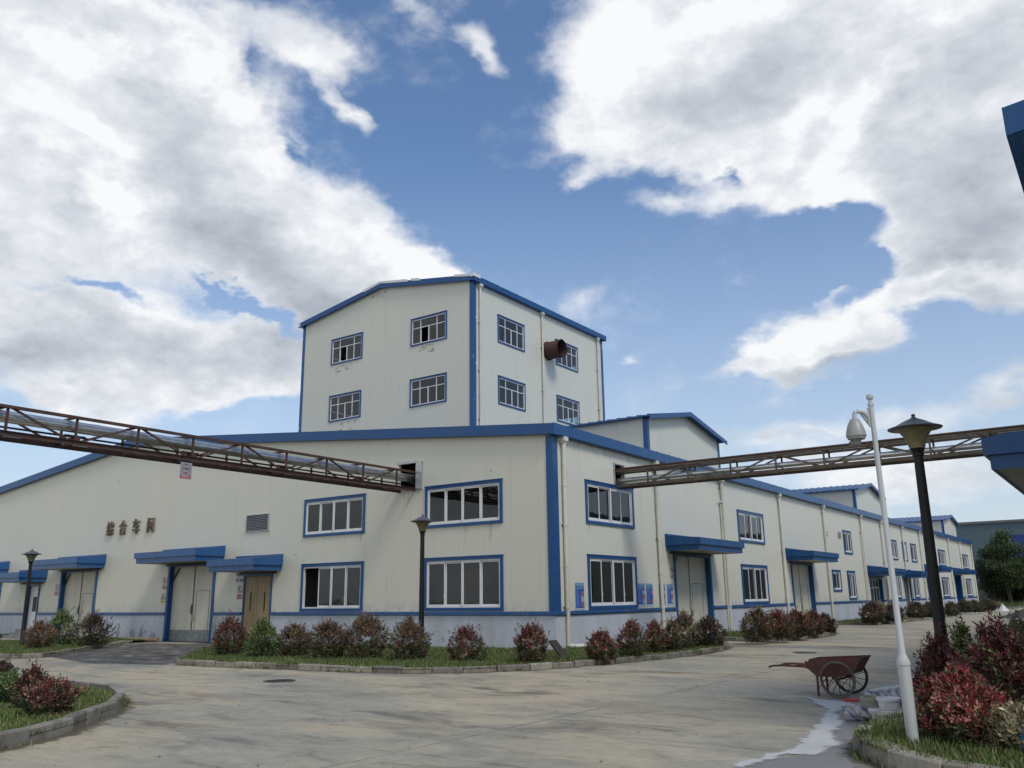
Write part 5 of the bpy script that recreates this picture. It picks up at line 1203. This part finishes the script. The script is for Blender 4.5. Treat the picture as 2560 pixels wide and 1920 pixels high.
island(C_, 12, 1500, .055, kh=.20, seedk=4, tone=1.15)
D_ = [(12.1, 9.0), (12.1, 2), (12.1, -7), (12.08, -9.2), (12.0, -10.3), (11.88, -10.95), (11.78, -11.5), (11.75, -12.1), (11.80, -12.5), (11.97, -12.95), (12.35, -13.45), (12.9, -13.9), (13.6, -14.2), (14.38, -14.3), (14.38, 9.0)]
island(D_, 14, 2600, .07, tz=.16, kh=.20, seedk=5, tone=.95, kw=.17)
island([(1.2, 8.9), (3.0, 8.8), (3.9, 9.6), (4.05, 14.0), (3.6, 16.2), (2.4, 19.8), (.2, 20.6), (.1, 12.6), (.1, 12.4)], 7, 300, .10, seedk=6)
island([(.1, 27.0), (2.6, 27.4), (3.0, 30.8), (3.0, 35.2), (2.4, 36.6), (.1, 36.9)], 6, 220, .10, seedk=7)
island([(.1, 43.0), (2.6, 43.2), (3.0, 45.2), (3.0, 52.0), (2.6, 54.4), (.1, 54.8)], 6, 160, .10, seedk=8)
island([(.1, 61.2), (2.8, 61.4), (3.2, 63), (3.2, 67.4), (.1, 68.6)], 5, 120, .10, seedk=9)
island([(.1, 74.8), (3.0, 75.0), (3.6, 77), (3.8, 83.0), (.1, 86)], 5, 100, .12, seedk=10)
island([(-30, 88), (40, 84), (40, 118), (-30, 118)], 2, 26, .45, seedk=12, tone=.9)
# pale ramps between the far islands
for y0_, y1_ in ((54.9, 61.1), (68.7, 74.7)):
    g = MB(); g.poly([(.1, y0_, .006), (3.4, y0_, .006), (3.4, y1_, .006), (.1, y1_, .006)]); tag(g.build('concrete_apron', mat('fresh_concrete', (.46, .44, .38), .8), fix=False), kind='structure')
# weeds along the gable wall by the ramp
for i, (x, y, h) in enumerate(((-21.0, -.45, .62), (-21.9, -.35, .5), (-22.8, -.5, .75), (-19.9+-.2, -.5, .35), (-24.0, -.45, .55), (-15.9, -.5, 1.15), (-15.2, -.9, 1.0), (-12.6, -1.1, 1.05))):
    P = np.stack([RG.normal(0, .07, 22), RG.normal(0, .07, 22), RG.uniform(.05, h, 22)], 1); hot = np.array(PAL['green'][0])
    t = empty('weed', (x, y, .02), 0, ('tall thin weed against the plinth, %s' % ('near the ramp', 'third from the tall door', 'the tallest by the ramp', 'tiny, at the foot of the tall door', 'leftmost by the dark purple shrub', 'bare upright stalks left of the wooden door', 'stalks just behind the red-tipped shrub', 'grassy stalks right of the wooden door')[i]), 'weed', 'weeds against the gable wall')
    V, C = leaves(P, np.tile([0, 0, 1.], (22, 1)), 4, .10, .025, .6, lambda m_, own, tt: hot[RG.integers(0, 4, m_)]*.8); quads('foliage', V, C, M_leaf, t)
    g = MB(); rnd = random.Random(i)
    for q in range(4): a = rnd.uniform(0, 6.3); g.tube((0, 0, 0), (.12*math.cos(a), .12*math.sin(a), h*rnd.uniform(.7, 1)), .006, .003, 5)
    g.build('stem', mat('weed_stem', (.06, .075, .03), .8), t)

# grit, crumbs and dead leaves lying about the yard
n = 900; X = RG.uniform(-8, 14, n); Y = RG.uniform(-20, 12, n); keep = ~(in_poly(X, Y, A_) | in_poly(X, Y, D_) | in_poly(X, Y, C_)) & (X > .5*(Y+22)*-1+ -3); X, Y = X[keep], Y[keep]; n = len(X)
r = RG.uniform(.006, .020, n)*np.where(RG.random(n) < .06, 2.0, 1); a = RG.uniform(0, 6.28, (n, 1)) + np.array([[0, 1.7, 3.2, 4.7]]); rr_ = r[:, None]*RG.uniform(.6, 1.2, (n, 4))
V = np.stack([X[:, None]+rr_*np.cos(a), Y[:, None]+rr_*np.sin(a), .004+rr_*RG.uniform(.1, .9, (n, 4))], 2).reshape(-1, 3)
pc = np.array([(.10, .07, .04), (.06, .055, .05), (.16, .15, .13), (.13, .06, .04)]); tag(quads('yard_litter', V, pc[RG.integers(0, 4, n)], M_grass), 'small dead leaves and grit scattered over the concrete yard', 'litter', kind='stuff')
# ------------------------------------------------------------------ far trees, building and odds
def tree(loc, H, cr, label, tone=1.0, base=.25, lean=0, n=95):
    t = empty('broadleaf_tree', loc, 0, label, 'tree', 'trees at the end of the street')
    g = MB(); rnd = random.Random(int(H*100+loc[0]*10)); zb = H*base; tips = []
    for q in range(3):
        a = rnd.uniform(0, 6.3); x1, y1 = .4*math.cos(a), .4*math.sin(a); g.tube((x1*.3, y1*.3, 0), (x1, y1, zb*1.2), .11, .085, 8); g.tube((x1, y1, zb*1.2), (x1*2.2, y1*2.2, H*.75), .085, .03, 8)
        for w_ in range(6):
            b = rnd.uniform(0, 6.3); z = rnd.uniform(zb, H*.7); e = rnd.uniform(.4, .9)*cr; g.tube((x1*1.3, y1*1.3, z), (e*math.cos(b), e*math.sin(b), z+rnd.uniform(.5, 1.3)), .045, .012, 6)
    g.build('trunk', M_bark, t)
    c = []
    while len(c) < n:
        z = rnd.uniform(0, 1); r = (math.sin(math.pi*min(1, z*.92+.10))**.7)*(.72+.28*math.sin(z*17+loc[0]))*cr*rnd.uniform(.25, 1.0)**.5; a = rnd.uniform(0, 6.3)
        c.append((r*math.cos(a), r*math.sin(a), zb+z*(H-zb)))
    c = np.array(c); k = 60; P = np.repeat(c, k, 0) + RG.normal(size=(n*k, 3))*np.array([.42, .42, .22]); dd = nz(P-np.array([0, 0, H*.5]))
    tint = RG.uniform(.55, 1.35, (n, 1)); pal = np.array([(.052, .088, .026), (.036, .064, .020), (.075, .115, .035), (.10, .12, .05)])
    V, C = leaves(P, dd+np.array([0, 0, .5]), 2, .24, .12, .7, lambda m_, own, tt: pal[RG.integers(0, 4, m_)]*np.repeat(np.repeat(tint, k, 0), 2, 0)*tone)
    quads('crown', V, C, M_leaf, t); return t
tree((1.6, 97, 0), 8.6, 2.5, 'tall green tree with a narrow top standing before the teal hall', n=120)
tree((-.5, 99, 0), 6.6, 2.3, 'lower dark tree close behind the far corner of the workshop', .7)
tree((4.4, 99.5, 0), 7.2, 2.7, 'broad bushy tree right of the tall one', .95)
tree((7.5, 101, 0), 9.0, 3.0, 'darker tree cut by the right picture edge', .8)
tree((4.2, 104, 0), 5.5, 3.2, 'low dark tree filling the gap under the blue panel', .55, .08)
tree((.2, 105, 0), 5.0, 3.2, 'low dark tree filling the gap by the workshop corner', .5, .06)
g = MB(); g.box(-25, 0, 0, 30, .25, 2.1); o = g.build('boundary_wall', weathered('old_grey_wall', (.17, .18, .18), .9, (.05,.05,.045), .6, .8)); o.location = (0, 108, 0); tag(o, 'low dark grey boundary wall behind the trees at the end of the street', 'wall')
def _teal(nt, b):
    n = N(nt, 'World'); o_ = n.sep(); f_ = n.math('FRACT', n.math('MULTIPLY', o_[0], 2.2))
    k = n.ramp(f_, [(0, .86), (.1, 1), (.5, 1), (.6, .86)]); c = n.mix(k, (.048, .085, .112), (.072, .118, .15)); c = n.mix(n.math('MULTIPLY', n.noise(.2, 5, .6), .25), c, (.12, .15, .16))
    n.link(c, b.inputs['Base Color']); b.inputs['Roughness'].default_value = .55
hb = empty('factory_hall', (0, 122, 0), 0, 'long teal grey metal hall with a flat eave far behind the trees', 'building')
g = MB(); g.box(-60, 0, 0, 70, 40, 11.45); g.build('wall', mat('teal_sheet', (.07,.11,.13), build=_teal), hb)
g = MB(); g.box(-60.2, -.25, 11.451, 70.2, 40, 11.8); g.build('eave_trim', weathered('eave_grey', (.12, .14, .15), .6), hb)
g = MB(); g.box(-1.15, -.12, 4.5, 1.95, -.01, 9.65); g.build('gate_panel', mat('deep_blue_panel', (.012, .035, .20), .5), hb)['label'] = 'deep blue panel'
# gravel heap
def heap(loc, r, h, m, name, label, cat):
    g = MB(); nu, nv = 48, 16; rnd = random.Random(4)
    for j in range(nv+1):
        for i in range(nu):
            a = 2*math.pi*i/nu; q = j/nv; w_ = 1+.10*math.sin(3*a+1)+.05*math.sin(7*a); g.v.append((r*q*w_*math.cos(a), r*.8*q*w_*math.sin(a), max(0, h*(1-q)**1.15*(1+.1*math.sin(4*a)) + rnd.uniform(-.03, .03)*(1-q)) if q < 1 else -.01))
    for j in range(nv):
        for i in range(nu): k = (i+1) % nu; g.f.append((j*nu+i, j*nu+k, (j+1)*nu+k, (j+1)*nu+i)); g.m.append(0)
    o = g.build(name, m, smooth=True); o.location = loc; return tag(o, label, cat)
def _grav(nt, b):
    n = N(nt, 'World'); q = n.noise(26, 4, .7); n.link(n.ramp(q, [(.35, (.045,.045,.05)), (.7, (.12,.118,.12))]), b.inputs['Base Color']); b.inputs['Roughness'].default_value = .9; n.link(n.bump(q, 1, .05), b.inputs['Normal'])
M_grav = mat('gravel_grey', (.08,.08,.08), build=_grav)
heap((8.4, 43.2, 0), 2.1, .68, M_grav, 'gravel_heap', 'heap of dark grey gravel on the street at the right', 'gravel heap')
o = heap((4.15, 66.3, .0), .45, .62, mat('white_sack', (.62,.62,.62), .7), 'sack', 'white sack standing on the far kerb past the last hedge', 'sack')
# corner odds: leaning board, pale log, gutter, post, blue cover
g = MB(); g.prism([(0, 0, 0), (.62, 0, 0), (.62, .05, .02), (0, .05, .02)], (-.16, 0, .95)); bd = at_z(1403, 1652, .11)
g = MB(); g.poly([(-.0, 0, 0), (.05, .0, 0), (-.42, .10, .48), (-.47, .10, .45)]); 
bd = MB(); bd.prism([(0, 0, 0), (-.42, .05, .42), (-.42, .40, .42), (0, .35, 0)], (.03, 0, .035)); o = bd.build('leaning_board', weathered('old_board', (.03, .024, .02), .85, (.08,.065,.05), .4, 5)); q = at_z(1398, 1648, .11); o.location = (q.x, q.y+.1, .10)
tag(o, 'dark weathered board leaning behind the red shrub at the building corner', 'board')
g = MB(); g.tube((-1.0, 0, .1), (1.0, .25, .12), .10, .08, 12); o = g.build('log', weathered('peeled_log', (.30, .22, .14), .8, (.12,.09,.06), .5, 4), smooth=True); q = at_z(368, 1609, 0); o.location = (-20.7, -.75, 0); tag(o, 'pale peeled log lying on the apron left of the kick plate door', 'log')
a, b = at_y(2463, 1584, -6.0), at_y(2566, 1628, -8.6); g = MB(); d = b-a
g.prism([(0, 0, 0), (.10, .02, .0), (.12, .02, -.015), (.02, 0, -.13), (0, 0, -.13)], tuple(d)); o = g.build('metal_gutter', M_steel); o.location = a; tag(o, 'bent pale metal gutter lying across the shrubs at the right edge', 'gutter')
a = at_y(2550, 1546, 1.0); g = MB(); g.bar((0, 0, 0), (.18, 0, -a.z), .09, .07); o = g.build('timber_post', weathered('grey_timber', (.22, .19, .15), .85), fix=True); o.location = a; tag(o, 'weathered timber stake standing in the shrubs at the right edge', 'post')
a = at_y(2486, 1572, -1.0); g = MB(); g.bar((0, 0, 0), (.16, 0, -a.z*.9), .03); o = g.build('stick', MATS['grey_timber']); o.location = a; tag(o, 'thin brown stick poking up out of the right-hand shrubs', 'stick')
a = at_z(2330, 1862, .1); g = MB(); g.bar((0, 0, 0), (.28, .28, .5), .022); o = g.build('stick', MATS['grey_timber']); o.location = a; tag(o, 'bare twig stuck in the grass at the foot of the white pole', 'stick')
q = at_z(2598, 1800, .45); g = MB(); g.lathe([(0, .42), (.12, .40), (.25, .34), (.29, .25), (.30, .02), (.28, 0)], 28); o = g.build('plastic_drum', mat('blue_plastic', (.03, .16, .38), .35), smooth=True); o.location = (q.x+.05, q.y, .05); tag(o, 'blue rounded plastic drum behind the cream shrub in the lower right corner', 'drum')

# ------------------------------------------------------------------ the neighbouring building whose eave and canopy cut in at the right
NB = empty('office_building', (14.4, -12.1, 0), 0, 'cream building with blue eave and canopy showing at the right picture edge', 'building'); NB.location = (0, 0, 0)
x0, y0, y1 = 14.4, -11.95, 46
hN = [(-y-3.3, -y, z, z+h) for y in (-6.6+10.2*i for i in range(5)) for z, h in ((1.25, 1.7), (4.0, 1.4))]
g = MB(); g.box(x0, y0, 0, x0+22, y1, 6.64); g.prism([(x0, y0, 6.641), (x0+22, y0, 6.641), (x0+11, y0, 7.9)], (0, y1-y0, 0)); g.build('wall', M_wall, NB)
g = MB(); g.box(x0-.05, y0-.05, 0, x0-.003, y1, 1.12); g.build('plinth', M_plinth, NB)
g = MB(); z0 = 6.98
g.prism([(x0-.31, y0-.26, z0), (x0+11, y0-.26, z0+1.1), (x0+11, y0-.26, z0+.75), (x0-.31, y0-.26, z0-.35)], (0, .03, 0)); g.box(x0-.34, y0-.26, 6.63, x0-.311, y1, z0)
g.box(x0-.31, y0-.23, 6.63, x0-.003, y1, 6.65); g.prism([(x0, y0-.23, 6.65), (x0+11, y0-.23, 7.70), (x0+11, y0-.23, 7.72), (x0, y0-.23, 6.67)], (0, .22, 0)); g.build('fascia', M_blue, NB)
g = MB(); g.prism([(x0-.3, y0-.2, z0+.01), (x0+11, y0-.2, z0+1.11), (x0+22.3, y0-.2, z0+.01), (x0+11, y0-.2, z0+1.05)], (0, y1-y0, 0)); g.build('roof', M_roof, NB)
downpipe(NB, y0+.45, x0-.2, top=6.45)
o = canopy(NB, 0, 4.5, 3.95, 1.42, 'R'); o.rotation_euler = (0, 0, R(-90)); o.location = (x0, -8.85+4.5, 0)
for i in range(4):
    y = -3.0+8.5*i
    for z, h in ((1.25, 1.72), (4.0, 1.42)):
        o = window(NB, 0, 0, 3.3, h); o.rotation_euler = (0, 0, R(-90)); o.location = (x0-.07, y+4.0, z)
